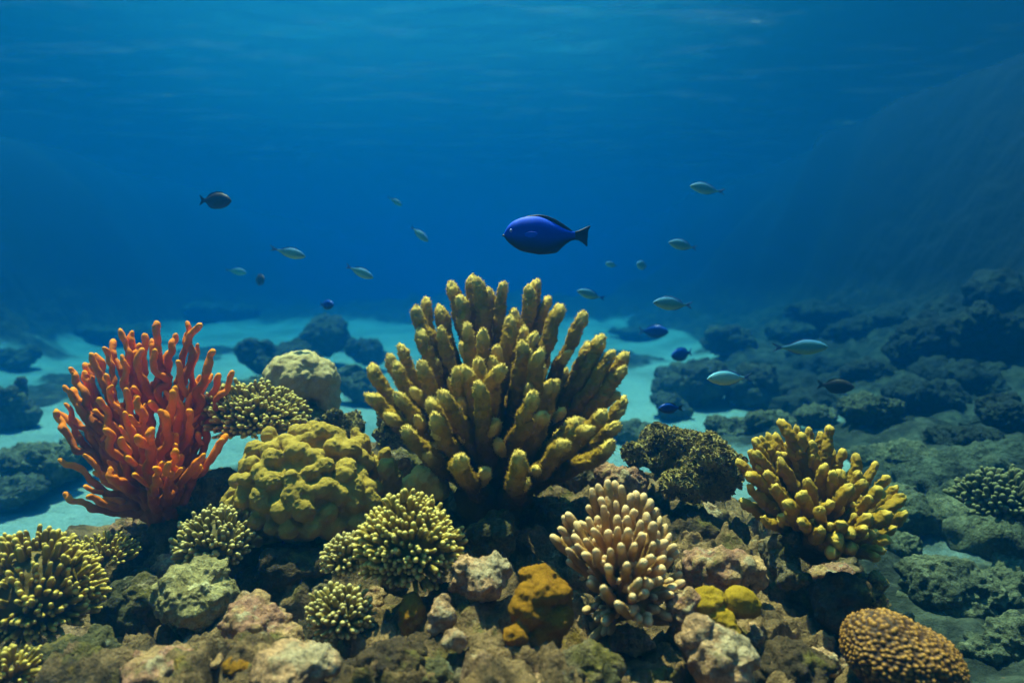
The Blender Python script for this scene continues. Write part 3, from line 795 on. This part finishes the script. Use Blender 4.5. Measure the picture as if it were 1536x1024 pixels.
def leafy(label, px, py, D, rx, ry, seed, mat='bush', nf=2600, name='lettuce_coral', size=.011):
    "crumbly mass of small curled plates over a solid heart"
    rnd = np.random.RandomState(seed); c = P(px, py, D); a = px_r(D, rx); b = px_r(D, ry); dd = a * .9
    v, f = blobs([(c, (a * .62, dd * .62, b * .62))] + [(c + rnd.uniform(-.55, .55, 3) * np.array([a, dd, b]), rnd.uniform(.28, .5) * np.array([a, dd, b])) for _ in range(9)], .0055, 2)
    v = lump_disp(v, f, [('f', a * .8, a * .30), ('w', a * .5, a * .28), ('w', .03, .014), ('w', .014, .006)], seed)
    nr = normals(v, f)
    idx = rnd.choice(len(v), min(nf, len(v)), replace=False)
    cs = v[idx]; ns = nr[idx] + rnd.normal(0, .45, (len(idx), 3)) + np.array([0, 0, .25]); ns /= np.linalg.norm(ns, axis=1)[:, None]
    tg = rnd.normal(0, 1, (len(idx), 3)); tg -= ns * (tg * ns).sum(1)[:, None]; tg /= np.linalg.norm(tg, axis=1)[:, None]; bt = np.cross(ns, tg)
    s = size * rnd.uniform(.5, 1.3, len(idx))[:, None]
    # each plate: a curved fan of 2x4 verts standing out of the surface
    V = []; 
    for j in range(4):
        u = (j / 3 - .5)
        V.append(cs + tg * s * u * .7 - ns * .002 + bt * s * .15 * (u * u * 4)); V.append(cs + tg * s * u * 1.3 + ns * s * (1.0 - .35 * abs(u)) + bt * s * (.45 * u * u * 4 - .1))
    P8 = np.stack(V, 1)                                           # n,8,3
    front = P8.reshape(-1, 3); back = (P8 + bt[:, None, :] * .0016).reshape(-1, 3)
    n8 = len(front); o8 = np.arange(len(idx)) * 8
    q = []
    for j in range(3):
        k = 2 * j; q.append(np.stack([o8 + k, o8 + k + 2, o8 + k + 3, o8 + k + 1], -1)); q.append(np.stack([o8 + k + 1, o8 + k + 3, o8 + k + 2, o8 + k], -1) + n8)
        q.append(np.stack([o8 + k + 1, o8 + k + 3, o8 + k + 3 + n8, o8 + k + 1 + n8], -1))
    VV = np.vstack([v, front, back]); FF = [f, np.vstack(q) + len(v)]
    o = obj(name, VV, FF, M[mat], loc=c - np.array([0, 0, b * .8])); return tag(o, label, 'coral')
leafy('dark leafy coral clump just right of the golden coral', 990, 672, 2.15, 58, 44, 401)
leafy('rounded leafy coral hummock between the golden and the right yellow coral', 1062, 712, 2.05, 62, 56, 402, nf=3400)
leafy('small speckled leafy coral between the dome and the lobed coral', 520, 640, 2.45, 36, 32, 403, nf=1500)
leafy('grey green leafy coral under the left branches of the golden coral', 590, 652, 2.45, 34, 42, 404, nf=1800)

# ochre sponge, yellow sponge -------------------------------------------------
M['ochre'] = mat_coral("ochre_sponge", (.27, .12, .006), (.27, .12, .006), (.27, .12, .006), .02, .2, fine=320, bm=1.0, grain=.5, spec=.05)
M['ysponge'] = mat_coral("yellow_sponge", (.34, .20, .010), (.34, .20, .010), (.34, .20, .010), .02, .2, fine=300, bm=.8, grain=.35, spec=.05)
def blob_thing(name, label, cat, items, mat, vox, amps, seed, sm=3):
    sph = [(P(x, y, D), (px_r(D, rx), px_r(D, (rx + ry) / 2), px_r(D, ry))) for x, y, D, rx, ry in items]
    v, f = blobs(sph, vx_(vox), sm); v = lump_disp(v, f, amps, seed)
    lo = v[:, 2].min(); c = v.mean(0)
    o = obj(name, v, f, mat, loc=(c[0], c[1], lo), attr=np.full(len(v), .01)); return tag(o, label, cat)
def vx_(x): return x
FZ = [('f', .03, .006), ('w', .014, .005), ('f', .006, .0022)]
blob_thing('encrusting_sponge', 'brownish orange crusty sponge in lumps left of the tan finger coral', 'sponge',
           [(805, 860, 1.35, 30, 12), (815, 885, 1.33, 42, 20), (795, 915, 1.32, 32, 26), (835, 930, 1.32, 28, 22), (772, 955, 1.28, 18, 17), (810, 950, 1.33, 34, 30), (820, 900, 1.36, 38, 36)], M['ochre'], .004, FZ, 55)
blob_thing('ball_sponge', 'bright yellow ball sponge on the tan rock left of the grooved brain coral', 'sponge',
           [(1110, 903, 1.42, 27, 24), (1125, 910, 1.43, 16, 16), (1098, 908, 1.44, 20, 18)], M['ysponge'], .0035, [('f', .03, .004), ('f', .006, .0015)], 56)
blob_thing('encrusting_sponge', 'olive yellow sponge running down the tan rock under the ball sponge', 'sponge',
           [(1062, 905, 1.42, 26, 24), (1080, 930, 1.40, 22, 20), (1095, 955, 1.38, 16, 18), (1070, 930, 1.44, 24, 30)], M['ysponge'], .004, FZ, 57)
blob_thing('finger_sponge', 'dim olive sponge stub in the dark gap below the small knob corals', 'sponge',
           [(617, 930, 1.40, 20, 32), (617, 915, 1.42, 17, 30)], M['ochre'], .004, FZ, 58)
blob_thing('encrusting_sponge', 'mustard crust on the lower left rock edge', 'sponge',
           [(375, 985, 1.25, 24, 12), (355, 1000, 1.22, 24, 12), (400, 975, 1.27, 20, 10)], M['ochre'], .004, FZ, 59)
blob_thing('soft_coral', 'fuzzy golden tuft left of the foot of the golden coral', 'coral',
           [(640, 715, 1.95, 24, 18), (625, 725, 1.95, 18, 16), (655, 728, 1.96, 20, 22), (610, 740, 1.95, 14, 12)], M['main'], .0045, [('f', .04, .010), ('w', .014, .006), ('f', .006, .003)], 60)

# brain coral lower right
def brain():
    D = 1.32; c = P(1356, 992, D); a = px_r(D, 84); b = px_r(D, 64)
    iv, fi = ico(7)
    v = iv * np.array([a, a * .9, b]); 
    v[:, 2] += -.25 * v[:, 0] + 0
    v += c
    n = normals(v, fi)
    q = v.copy(); 
    f1, f2 = worley(q * np.array([1, 1, 1.25]), .0096, 3, .65)
    d = .0070 * (np.clip(1 - f1 * 1.5, 0, 1) ** .8)
    gr = np.abs((v - c) @ np.array([.75, .1, .66]) - .012 + .012 * fbm(v, .08, 2, 4)); crease = np.exp(-(gr / .006) ** 2) * np.clip(((v - c)[:, 0] + .02) / .05, 0, 1)
    v = v + n * (d + .008 * fbm(v, .09, 2, 5) - .014 * crease)[:, None]
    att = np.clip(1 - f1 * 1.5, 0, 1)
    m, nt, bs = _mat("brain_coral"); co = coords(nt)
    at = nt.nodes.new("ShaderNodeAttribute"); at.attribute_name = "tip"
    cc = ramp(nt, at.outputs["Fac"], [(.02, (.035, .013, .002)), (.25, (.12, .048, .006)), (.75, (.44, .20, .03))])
    cc = mixc(nt, 1.0, cc, ramp(nt, noise(nt, co, 30, 4), [(.3, .75), (.7, 1.15)]), 'MULTIPLY')
    nt.links.new(cc, bs.inputs["Base Color"]); bs.inputs["Roughness"].default_value = .6; bs.inputs["Specular IOR Level"].default_value = .2
    nt.links.new(bump(nt, noise(nt, co, 500, 3), .4, .002), bs.inputs["Normal"])
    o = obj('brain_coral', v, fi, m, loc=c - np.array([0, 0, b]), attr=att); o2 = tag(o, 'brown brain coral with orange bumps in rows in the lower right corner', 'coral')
brain()

# rocks of the mound -------------------------------------------------
R = [
 ('pinkish pitted rock between the round knob coral and the ochre sponge', 722, 868, 1.42, 52, 42, 'rock_pink'),
 ('grey green rock in the shade under the golden coral', 740, 806, 1.68, 44, 36, 'rock_green'),
 ('narrow upright pink rock below the round knob coral', 664, 925, 1.34, 22, 34, 'rock_pink'),
 ('small rounded pinkish stone leaning on the narrow rock', 686, 958, 1.28, 24, 20, 'rock_pink'),
 ('lumpy tan rock to the left of the crusty knob coral', 215, 905, 1.62, 40, 52, 'rock_grey'),
 ('tan rock shelf below the crusty knob coral on the left', 385, 935, 1.42, 70, 42, 'rock_tan'),
 ('sandy pink rock at the bottom edge left of centre', 440, 1005, 1.20, 76, 44, 'rock_pink'),
 ('rough tan rock at the bottom edge under the left slope', 255, 1002, 1.25, 72, 40, 'rock_tan'),
 ('brown rock under the orange sponge', 285, 745, 2.15, 62, 46, 'rock_grey'),
 ('mossy slope rock beside the mustard knob coral', 185, 930, 1.6, 44, 60, 'rock_green'),
 ('tan rock ledge right of the tan finger coral', 1075, 856, 1.62, 70, 44, 'rock_tan'),
 ('pale grey rock column under the left of the yellow coral', 1168, 832, 1.68, 36, 40, 'rock_grey'),
 ('small grey knob of rock at the foot of the rock column', 1190, 866, 1.62, 26, 22, 'rock_grey'),
 ('pink and tan rock at the bottom edge right of the tan coral', 1078, 985, 1.28, 62, 56, 'rock_pink'),
 ('encrusted rock between the tan coral and the ball sponge', 1032, 925, 1.42, 34, 52, 'rock_tan'),
 ('dark rock overhang behind the brain coral', 1262, 905, 1.55, 54, 50, 'rock_dark'),
 ('yellow green edged rock above the brain coral', 1296, 895, 1.66, 34, 50, 'bush'),
 ('dark mossy slope rock at the bottom right of centre', 1195, 1005, 1.35, 66, 50, 'rock_dark'),
 ('pale rubble rock right behind the golden coral foot', 885, 712, 2.25, 56, 34, 'rock_grey'),
 ('tan rubble rock between the tan coral and the leafy clump', 935, 722, 2.1, 40, 30, 'rock_tan'),
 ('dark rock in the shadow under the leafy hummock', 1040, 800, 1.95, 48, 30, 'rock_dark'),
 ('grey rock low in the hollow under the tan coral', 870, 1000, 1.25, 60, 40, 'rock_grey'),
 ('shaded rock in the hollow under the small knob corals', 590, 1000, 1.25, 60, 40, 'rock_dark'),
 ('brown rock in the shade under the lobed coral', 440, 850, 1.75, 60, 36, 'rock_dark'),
 ('grey rock ledge under the dome coral', 470, 632, 2.5, 48, 28, 'rock_grey'),
 ('pale rubble rock by the lobed cluster', 600, 700, 2.3, 40, 28, 'rock_grey'),
 ('low mossy rock in front of the mustard knob coral', 120, 985, 1.4, 60, 42, 'rock_green'),
]
for k, (lb, x, y, D, rx, ry, mt) in enumerate(R):
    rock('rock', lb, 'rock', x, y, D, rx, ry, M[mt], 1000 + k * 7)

rnd_ = random.Random(99); kk = 0
KINDS = [('rock_tan', 'sandy tan lump of crusted reef rock'), ('rock_pink', 'pinkish lump of crusted reef rock'), ('rock_grey', 'brown grey lump of crusted reef rock'),
         ('rock_green', 'mossy green lump of crusted reef rock'), ('rock_dark', 'dark lump of crusted reef rock')]
while kk < 150:
    px = rnd_.uniform(-20, 1330); py = rnd_.uniform(700, 1040)
    hit = None
    for D in np.arange(1.05, 2.7, .02):
        q = P(px, py, D)
        if q[2] < mound_h(q[0], q[1]): hit = D; break
    kk += 1
    if hit is None or hit > 2.5: continue
    if (px - 745) ** 2 / 150 ** 2 + (py - 780) ** 2 / 60 ** 2 < 1 and rnd_.random() < .7: continue
    mt, lb = KINDS[rnd_.choices(range(5), [4, 2.5, 3, 2, 2])[0]]
    sz = rnd_.choice([.022, .03, .035, .045, .06]); rp = sz * F / hit
    amps = [('f', sz * .9, sz * .28), ('w', sz * .45, sz * .30), ('w', sz * .2, sz * .14), ('f', sz * .12, sz * .06)]
    rock('small_rock', lb + ' lying on the reef slope', 'rock', px, py - rp * .1, hit + sz * .3, rp * rnd_.uniform(.8, 1.4), rp * rnd_.uniform(.6, 1.0), M[mt], 9000 + kk * 5, amps=amps, n=3, voxel=max(.0035, sz / 11), group=lb + 's')

# ------------------------------------------------------------------ distant coral heads
def heads():
    L = [  # px, py, D, rx, ry, label, dark?
     (18, 612, 3.5, 36, 46, 'round coral boulder on the sand at the left edge', 0), (66, 700, 3.2, 82, 48, 'wide shaggy coral mound below the round boulder at the left edge', 0),
     (10, 742, 3.0, 60, 34, 'low dark coral mound touching the left edge above the pale sand', 1),
     (20, 535, 6.5, 40, 22, 'faint coral rise far off at the left edge', 1),
     (425, 540, 4.6, 62, 36, 'dark hazy coral boulder behind the dome coral', 1), (488, 505, 5.0, 50, 36, 'taller hazy coral boulder behind and right of the dome coral', 1),
     (550, 530, 4.9, 32, 26, 'hazy coral boulder left of the golden coral', 1), (545, 580, 3.9, 40, 36, 'shaggy coral mound between the dome and the golden coral', 0),
     (395, 590, 3.6, 55, 22, 'low coral mound just behind the dome coral', 0),
     (1045, 575, 4.5, 70, 44, 'hazy coral boulder behind the pale blue fish', 1), (1095, 515, 5.0, 44, 30, 'dark rounded top of the hazy coral boulder cluster', 1), (1125, 580, 4.6, 45, 44, 'right shoulder of the hazy coral boulder cluster', 1),
     (1010, 610, 4.0, 36, 22, 'small coral lump at the foot of the hazy boulder cluster', 1),
     (1165, 640, 3.1, 46, 26, 'coral mound peeking over the top of the right yellow coral', 0), (1225, 628, 3.3, 36, 24, 'pale coral knob behind the right yellow coral', 0), (1095, 645, 3.3, 44, 26, 'green coral mound left of the right yellow coral', 0),
     (950, 650, 3.1, 34, 24, 'coral lump right behind the golden coral', 0), (885, 640, 3.2, 40, 26, 'pale coral lump seen between the golden coral branches', 0),
     (1305, 625, 4.2, 48, 42, 'shaggy coral mound on the right slope', 0), (1400, 600, 4.6, 60, 36, 'coral ridge lump on the right slope', 1), (1350, 690, 3.3, 70, 34, 'broad coral mound right of the yellow coral', 0),
     (1440, 665, 3.6, 60, 34, 'coral mound upslope at the right', 1), (1505, 625, 4.2, 50, 40, 'coral mound at the right edge below the dark slope', 1),
     (1395, 510, 6.2, 64, 46, 'dark coral hill on the far right slope', 1), (1490, 500, 6.0, 62, 50, 'dark coral hill touching the right edge', 1), (1300, 560, 5.6, 40, 26, 'small far coral lump on the right slope', 1),
     (1265, 480, 8.0, 60, 30, 'faint coral rise in the right distance', 1), (1190, 500, 7.5, 46, 24, 'faint coral rise behind the long fish', 1),
     (1375, 775, 2.6, 62, 40, 'green coral mound right of the yellow coral branches', 0), (1330, 820, 2.3, 50, 34, 'green coral bank under the right yellow coral', 0),
     (1425, 880, 2.1, 86, 54, 'large cauliflower coral mound at the lower right', 0), (1500, 880, 2.2, 60, 46, 'cauliflower coral at the right edge', 0), (1515, 960, 1.9, 52, 48, 'green coral mound at the right edge near the bottom', 0),
     (1475, 975, 2.0, 40, 30, 'small green coral lump above the pale sand at the bottom right', 0),
     (1505, 790, 2.3, 60, 46, 'shaggy coral bank under the branching coral at the right edge', 0), (1470, 720, 3.0, 40, 22, 'coral lump by the pale sand patch at the right', 1),
     (330, 470, 11, 60, 16, 'faint reef rise in the left distance', 1), (700, 470, 12, 90, 14, 'faint reef rise behind the golden coral', 1), (960, 500, 8.5, 50, 12, 'faint low reef right of the golden coral', 1), (180, 500, 9, 70, 14, 'faint low reef left of the orange sponge', 1),
    ]
    for k, (x, y, D, rx, ry, lb, dk) in enumerate(L):
        D = min(max(ground_depth(x, y + ry * .75, D), D * .7), D * 1.7)
        s = px_r(D, (rx + ry) / 2)
        am = [('f', s * .9, s * .18), ('w', s * .42, s * .22), ('w', s * .17, s * .10), ('f', s * .09, s * .035), ('w', max(.024, s * .07), max(.014, s * .04))]
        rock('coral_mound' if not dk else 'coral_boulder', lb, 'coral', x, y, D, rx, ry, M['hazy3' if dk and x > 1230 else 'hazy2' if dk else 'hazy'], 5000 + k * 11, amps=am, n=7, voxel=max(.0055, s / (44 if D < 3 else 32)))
    rnd = random.Random(3)
    for k in range(90):                                       # lumps strewn over the right-hand slope
        x = rnd.uniform(1.5, 4.6); y = rnd.uniform(2.6, 11); 
        z = float(sand_h(np.array([x]), np.array([y]))[0]); s = rnd.uniform(.09, .30) * (1 + y * .05)
        v0 = np.array([x, y, z]); d = v0 - CAM; D = d @ FWD; px = 768 + F * d[0] / D; py = 512 - F * (d @ UP) / D
        if px > 1600 or px < 1150 or py > 960: continue
        am = [('f', s * .9, s * .18), ('w', s * .42, s * .22), ('w', s * .17, s * .10), ('f', s * .09, s * .035)]
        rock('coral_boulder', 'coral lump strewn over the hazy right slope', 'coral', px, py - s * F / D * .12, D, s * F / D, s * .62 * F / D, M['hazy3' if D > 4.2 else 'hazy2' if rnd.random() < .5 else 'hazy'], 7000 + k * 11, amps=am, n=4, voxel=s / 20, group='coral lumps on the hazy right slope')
heads()
M['knob_dim'] = mat_coral('dim_green_knob', (.19, .19, .08), (.11, .11, .045), (.04, .04, .018), .012, .05, fine=400, bm=.4, grain=.3, spec=.05)
knob_colony('dim green branching coral sticking up at the right edge', 1512, 752, 2.3, 66, 40, 260, .0085, .045, M['knob_dim'], 191, parts=0, tilt=(-.1, -.3, 1), lo=-.1, name='branching_coral')

# ------------------------------------------------------------------ fish
def prof(t, pts):
    x = [p[0] for p in pts]; y = [p[1] for p in pts]
    return np.interp(t, x, y)

def solid_fin(outline, th, to_world):
    "thin rounded plate from a closed outline in the fish's own x,z plane"
    o = np.array(outline); c = o.mean(0); n = len(o)
    # ring subdivision: outline edge thin, centre thick
    rings = [1.0, .93, .6]; V = []
    for sgn in (1, -1):
        for r, y in zip(rings, (th * .15, th * .5, th)):
            q = c + (o - c) * r; V.append(np.stack([q[:, 0], np.full(n, sgn * y), q[:, 1]], -1))
        V.append(np.array([[c[0], sgn * th, c[1]]]))
    v = np.vstack(V); m = 3 * n + 1; Q = []; T3 = []
    i = np.arange(n); j = (i + 1) % n
    for s in (0, 1):
        b = s * m
        for r in (0, 1):
            Q.append(np.stack([b + r * n + i, b + r * n + j, b + (r + 1) * n + j, b + (r + 1) * n + i], -1))
        T3.append(np.stack([b + 2 * n + i, b + 2 * n + j, np.full(n, b + 3 * n)], -1))
    Q.append(np.stack([i, j, m + j, m + i], -1))
    return to_world(v), [np.vstack(Q), np.vstack(T3)]

def fish(kind, label, px, py, D, length_px, face, ang, mats, yaw=0.0, group=None, name=None):
    """face -1 left, +1 right; ang: nose-up degrees; local x from nose (0) to tail (1) in lengths"""
    L = px_r(D, length_px) / max(.35, math.cos(math.radians(yaw))); c = P(px, py, D)
    if kind == 'tang':
        top = [(0, .0), (.015, .05), (.05, .11), (.10, .155), (.2, .20), (.3, .215), (.4, .215), (.5, .185), (.6, .13), (.7, .075), (.78, .045), (.82, .042)]
        bot = [(0, -.0), (.015, -.035), (.05, -.08), (.12, -.135), (.2, -.18), (.3, -.20), (.4, -.215), (.5, -.205), (.6, -.16), (.7, -.09), (.78, -.055), (.82, -.05)]
        wid = [(0, .005), (.05, .03), (.15, .065), (.3, .08), (.5, .065), (.7, .028), (.82, .010)]
    elif kind == 'slim':
        top = [(0, .0), (.05, .055), (.15, .11), (.3, .15), (.45, .15), (.6, .105), (.72, .05), (.8, .022), (.84, .02)]
        bot = [(0, -.0), (.05, -.04), (.15, -.09), (.3, -.135), (.45, -.14), (.6, -.105), (.72, -.055), (.8, -.025), (.84, -.022)]
        wid = [(0, .004), (.05, .03), (.15, .055), (.35, .07), (.55, .05), (.75, .015), (.84, .006)]
    else:
        top = [(0, .0), (.04, .07), (.12, .14), (.28, .205), (.45, .21), (.6, .16), (.72, .085), (.8, .05), (.84, .048)]
        bot = [(0, -.0), (.04, -.06), (.12, -.13), (.28, -.20), (.45, -.215), (.6, -.17), (.72, -.09), (.8, -.05), (.84, -.048)]
        wid = [(0, .005), (.05, .04), (.15, .07), (.35, .085), (.55, .06), (.75, .02), (.84, .008)]
    ya = math.radians(yaw); an = math.radians(ang)
    ex = np.array([-face * math.cos(ya), math.sin(ya), 0.0])          # towards the tail
    ez = np.array([0, 0, 1.0])
    dr = -math.sin(an); ext = ex * math.cos(an) + ez * dr; ezt = ez * math.cos(an) - ex * dr
    ey = np.cross(ezt, ext)
    def tw(v):
        v = v - np.array([.5, 0, 0]); v = v.copy(); v[:, 1] += bend * (v[:, 0] + .15) * np.abs(v[:, 0] + .15); return c + L * (v[:, :1] * ext + v[:, 1:2] * ey + v[:, 2:3] * ezt)
    bend = random.Random(int(px * 7 + py)).uniform(-.45, .45) if kind != 'tang' else .12
    nm = name or {'tang': 'surgeonfish', 'slim': 'wrasse', 'oval': 'damselfish'}[kind]
    t = thing(nm, label, 'fish', c, group)
    ns = 46; sg = 28; u = np.linspace(0, 1, ns); xs = (u ** 1.3) * top[-1][0]
    # smoothed outlines
    def sm(a):
        a = np.array(a)
        for _ in range(3): a[1:-1] = (a[:-2] + 2 * a[1:-1] + a[2:]) / 4
        return a
    zt = sm(prof(xs, top)); zb = sm(prof(xs, bot)); w = sm(prof(xs, wid))
    phi = np.linspace(0, 2 * math.pi, sg, endpoint=False)
    zc = (zt + zb) / 2; zh = (zt - zb) / 2 + 1e-4
    Y = w[:, None] * np.cos(phi) * (np.abs(np.cos(phi)) ** .15); Z = zc[:, None] + zh[:, None] * np.sin(phi)
    V = np.stack([np.repeat(xs, sg), Y.ravel(), Z.ravel()], -1)
    att = (np.sin(phi)[None, :] * .5 + .5).repeat(ns, 0).ravel()
    f = grid_faces(ns, sg, True)
    V = np.vstack([V, [[-.003, 0, zc[0]]], [[xs[-1] + .004, 0, zc[-1]]]]); att = np.append(att, [.5, .5])
    a = np.arange(sg); b = (a + 1) % sg; n0 = ns * sg
    tri = np.vstack([np.stack([b, a, np.full(sg, n0)], -1), np.stack([(ns - 1) * sg + a, (ns - 1) * sg + b, np.full(sg, n0 + 1)], -1)])
    obj('body', tw(V), [f, tri], mats[0], t, attr=att)
    def pf(x): return float(prof(x, top)), float(prof(x, bot))
    fin = mats[1]
    def addfin(nm, out, th=.006, yo=0.0, splay=0.0):
        def tw2(q): q = q.copy(); q[:, 1] += yo + np.sign(yo) * splay * (q[:, 0] - .2); return tw(q)
        v, fs = solid_fin(out, th, tw2); return obj(nm, v, fs, fin, t, attr=np.full(len(v), .8))
    if kind == 'tang':
        xs_ = np.linspace(.22, .80, 16); hts = np.interp(xs_, [.22, .35, .5, .6, .7, .76, .80], [0, .012, .035, .05, .045, .025, .0])
        addfin('dorsal_fin', [(x, pf(x)[0] - .012) for x in xs_] + [(x, pf(x)[0] + h) for x, h in zip(xs_[::-1], hts[::-1])])
        xs_ = np.linspace(.34, .78, 14); hts = np.interp(xs_, [.34, .5, .58, .62, .7, .78], [0, .01, .035, .045, .02, 0])
        addfin('anal_fin', [(x, pf(x)[1] + .012) for x in xs_] + [(x, pf(x)[1] - h) for x, h in zip(xs_[::-1], hts[::-1])])
        addfin('tail_fin', [(.79, .035), (.86, .055), (.93, .085), (.99, .115), (1.0, .105), (.975, .06), (.97, 0), (.965, -.06), (.965, -.12), (.955, -.125), (.91, -.085), (.86, -.055), (.79, -.045)])
        for yy in (1, -1): addfin('pectoral_fin', [(.24, .015), (.30, .035), (.37, .03), (.385, .0), (.35, -.03), (.29, -.035), (.24, -.015)], .003, yy * .072, .25).data.materials[0] = mats[0]
        ez_, ex_ = .048, .085
        mv, mf = ico(3); obj('mouth', tw(mv * np.array([.022, .014, .014]) + np.array([.004, 0, -.004])), mf, fin, t)
    elif kind == 'slim':
        xs_ = np.linspace(.2, .76, 12); hts = np.interp(xs_, [.2, .3, .5, .7, .76], [0, .022, .025, .03, 0])
        addfin('dorsal_fin', [(x, pf(x)[0] - .01) for x in xs_] + [(x, pf(x)[0] + h) for x, h in zip(xs_[::-1], hts[::-1])])
        xs_ = np.linspace(.45, .76, 8); hts = np.interp(xs_, [.45, .55, .7, .76], [0, .02, .02, 0])
        addfin('anal_fin', [(x, pf(x)[1] + .01) for x in xs_] + [(x, pf(x)[1] - h) for x, h in zip(xs_[::-1], hts[::-1])])
        addfin('tail_fin', [(.81, .016), (.88, .04), (.95, .07), (1.03, .095), (.97, .04), (.92, .01), (.91, 0), (.92, -.01), (.97, -.04), (1.01, -.08), (.94, -.06), (.88, -.035), (.81, -.02)], .004)
        ez_, ex_ = .02, .075
    else:
        xs_ = np.linspace(.2, .78, 12); hts = np.interp(xs_, [.2, .3, .5, .68, .78], [0, .03, .035, .055, 0])
        addfin('dorsal_fin', [(x, pf(x)[0] - .01) for x in xs_] + [(x, pf(x)[0] + h) for x, h in zip(xs_[::-1], hts[::-1])])
        xs_ = np.linspace(.42, .78, 8); hts = np.interp(xs_, [.42, .55, .68, .78], [0, .03, .05, 0])
        addfin('anal_fin', [(x, pf(x)[1] + .01) for x in xs_] + [(x, pf(x)[1] - h) for x, h in zip(xs_[::-1], hts[::-1])])
        addfin('tail_fin', [(.81, .04), (.88, .08), (.97, .14), (1.0, .14), (.96, .07), (.93, .0), (.96, -.07), (1.0, -.13), (.97, -.13), (.88, -.08), (.81, -.04)], .005)
        ez_, ex_ = .03, .09
    # eyes on both sides
    iv, fi = ico(2)
    wv = float(prof(ex_, wid))
    for s in (1, -1):
        er = .016 if kind != 'slim' else .014
        if kind == 'tang': er = .019; wv = .046
        ev = iv * np.array([er, er * .5, er]) + np.array([ex_, s * wv * .92, ez_])
        e_ = obj('eye', tw(ev), fi, M['iris'] if kind == 'tang' else M['eye'], t)
        if kind == 'tang': pv_ = iv * np.array([er * .6, er * .4, er * .6]) + np.array([ex_, s * (wv * .92 + er * .25), ez_]); o_ = obj('pupil', tw(pv_), fi, M['eye'], t)
    return t

M['iris'] = mat_plain('blue_iris', (.10, .16, .60), .3, .5, 0)
M['eye'] = mat_plain("fish_eye", (.01, .01, .012), .15, .8, 0)
M['tangb'] = mat_fish("royal_blue_fish", (.001, .085, .78), (.0005, .026, .34), (.0, .001, .010), .6)
M['black'] = mat_plain("black_fin", (.006, .008, .014), .5, .3)
M['darkf'] = mat_fish("dark_fish", (.02, .02, .02), (.03, .03, .03), (.02, .02, .022), .5)
M['palef'] = mat_fish("silvery_green_fish", (.04, .19, .36), (.10, .34, .28), (.26, .48, .30), .65)
M['palefin'] = mat_plain("bluish_fin", (.06, .16, .34), .5, .3)
M['bluef'] = mat_fish("blue_damsel", (.006, .07, .40), (.004, .035, .22), (.008, .015, .05), .35)
T_, S_, O_ = 'tang', 'slim', 'oval'
fish(T_, 'large royal blue surgeonfish with black tail swimming above the golden coral', 821, 353, 1.9, 131, -1, 0, (M['tangb'], M['black']))
fish(O_, 'dark brown fish with a notched tail high on the left', 322, 301, 2.4, 56, 1, -3, (M['darkf'], M['black']), 10)
M['mint'] = mat_fish('mint_fish', (.12, .42, .55), (.36, .66, .46), (.60, .75, .40), .45)
PL = (M['palef'], M['palefin']); BL = (M['bluef'], M['palefin'])
for lb, k, x, y, D, l, fc, an, mt, yw in [
    ('silvery green fish nosing down to the right, above and right of the orange sponge', S_, 434, 379, 2.6, 52, 1, -14, PL, 15),
    ('silvery fish slanting down just left of the top of the golden coral', S_, 540, 408, 2.8, 46, 1, -22, PL, 20),
    ('small pale fish diving steeply left of the blue surgeonfish', S_, 629, 351, 3.2, 36, 1, -36, PL, 25),
    ('tiny faint green fish highest on the left of the surgeonfish', S_, 593, 302, 4.2, 24, 1, -30, PL, 30),
    ('faint greenish fish alone low on the left above the orange sponge', S_, 355, 407, 4.4, 34, 1, -8, PL, 20),
    ('faint dark round fish next to the faint greenish fish on the left', O_, 388, 420, 4.4, 30, 1, 5, (M['darkf'], M['palefin']), 40),
    ('bright blue small fish over the hazy boulder left of the golden coral', O_, 489, 457, 3.4, 30, 1, 0, BL, 30),
    ('silvery fish highest on the right of the surgeonfish', S_, 1060, 284, 2.8, 54, -1, 8, PL, 15),
    ('silvery fish second highest on the right, below the top one', S_, 1025, 368, 2.9, 50, -1, 8, PL, 15),
    ('faint small fish left one of the two just right of the surgeonfish tail', S_, 918, 397, 4.3, 24, -1, 5, PL, 35),
    ('faint small fish right one of the two just right of the surgeonfish tail', O_, 964, 398, 4.0, 24, -1, 5, PL, 40),
    ('blue backed fish right beside the top branches of the golden coral', S_, 886, 442, 3.2, 44, -1, 14, (M['palef'], M['bluef']), 20),
    ('plump silvery green fish with dark tail right of the golden coral top', S_, 1010, 456, 2.5, 66, -1, 4, PL, 10),
    ('dim blue fish over the far sand edge right of the golden coral', O_, 980, 497, 4.2, 42, 1, 0, BL, 25),
    ('dim blue round fish in front of the hazy boulder cluster', O_, 1024, 531, 3.9, 42, -1, -5, BL, 25),
    ('long slender blue and olive fish in front of the right slope', S_, 1201, 521, 2.5, 76, 1, 2, PL, 10),
    ('bright mint green fish with forked tail above the right yellow coral', S_, 1095, 567, 2.3, 74, -1, 0, (M['mint'], M['palefin']), 8),
    ('dark fish with pale belly over the sand patch on the right', O_, 1253, 579, 2.9, 46, 1, 0, (M['darkf'], M['black']), 25),
    ('small deep blue fish just above the leafy coral clump', O_, 1005, 612, 2.4, 36, -1, 0, (M['bluef'], M['black']), 20)]:
    fish(k, lb, x, y, D, l, fc, an, mt, yw)

for o in list(bpy.data.objects):
    if "_org" in o: del o["_org"]
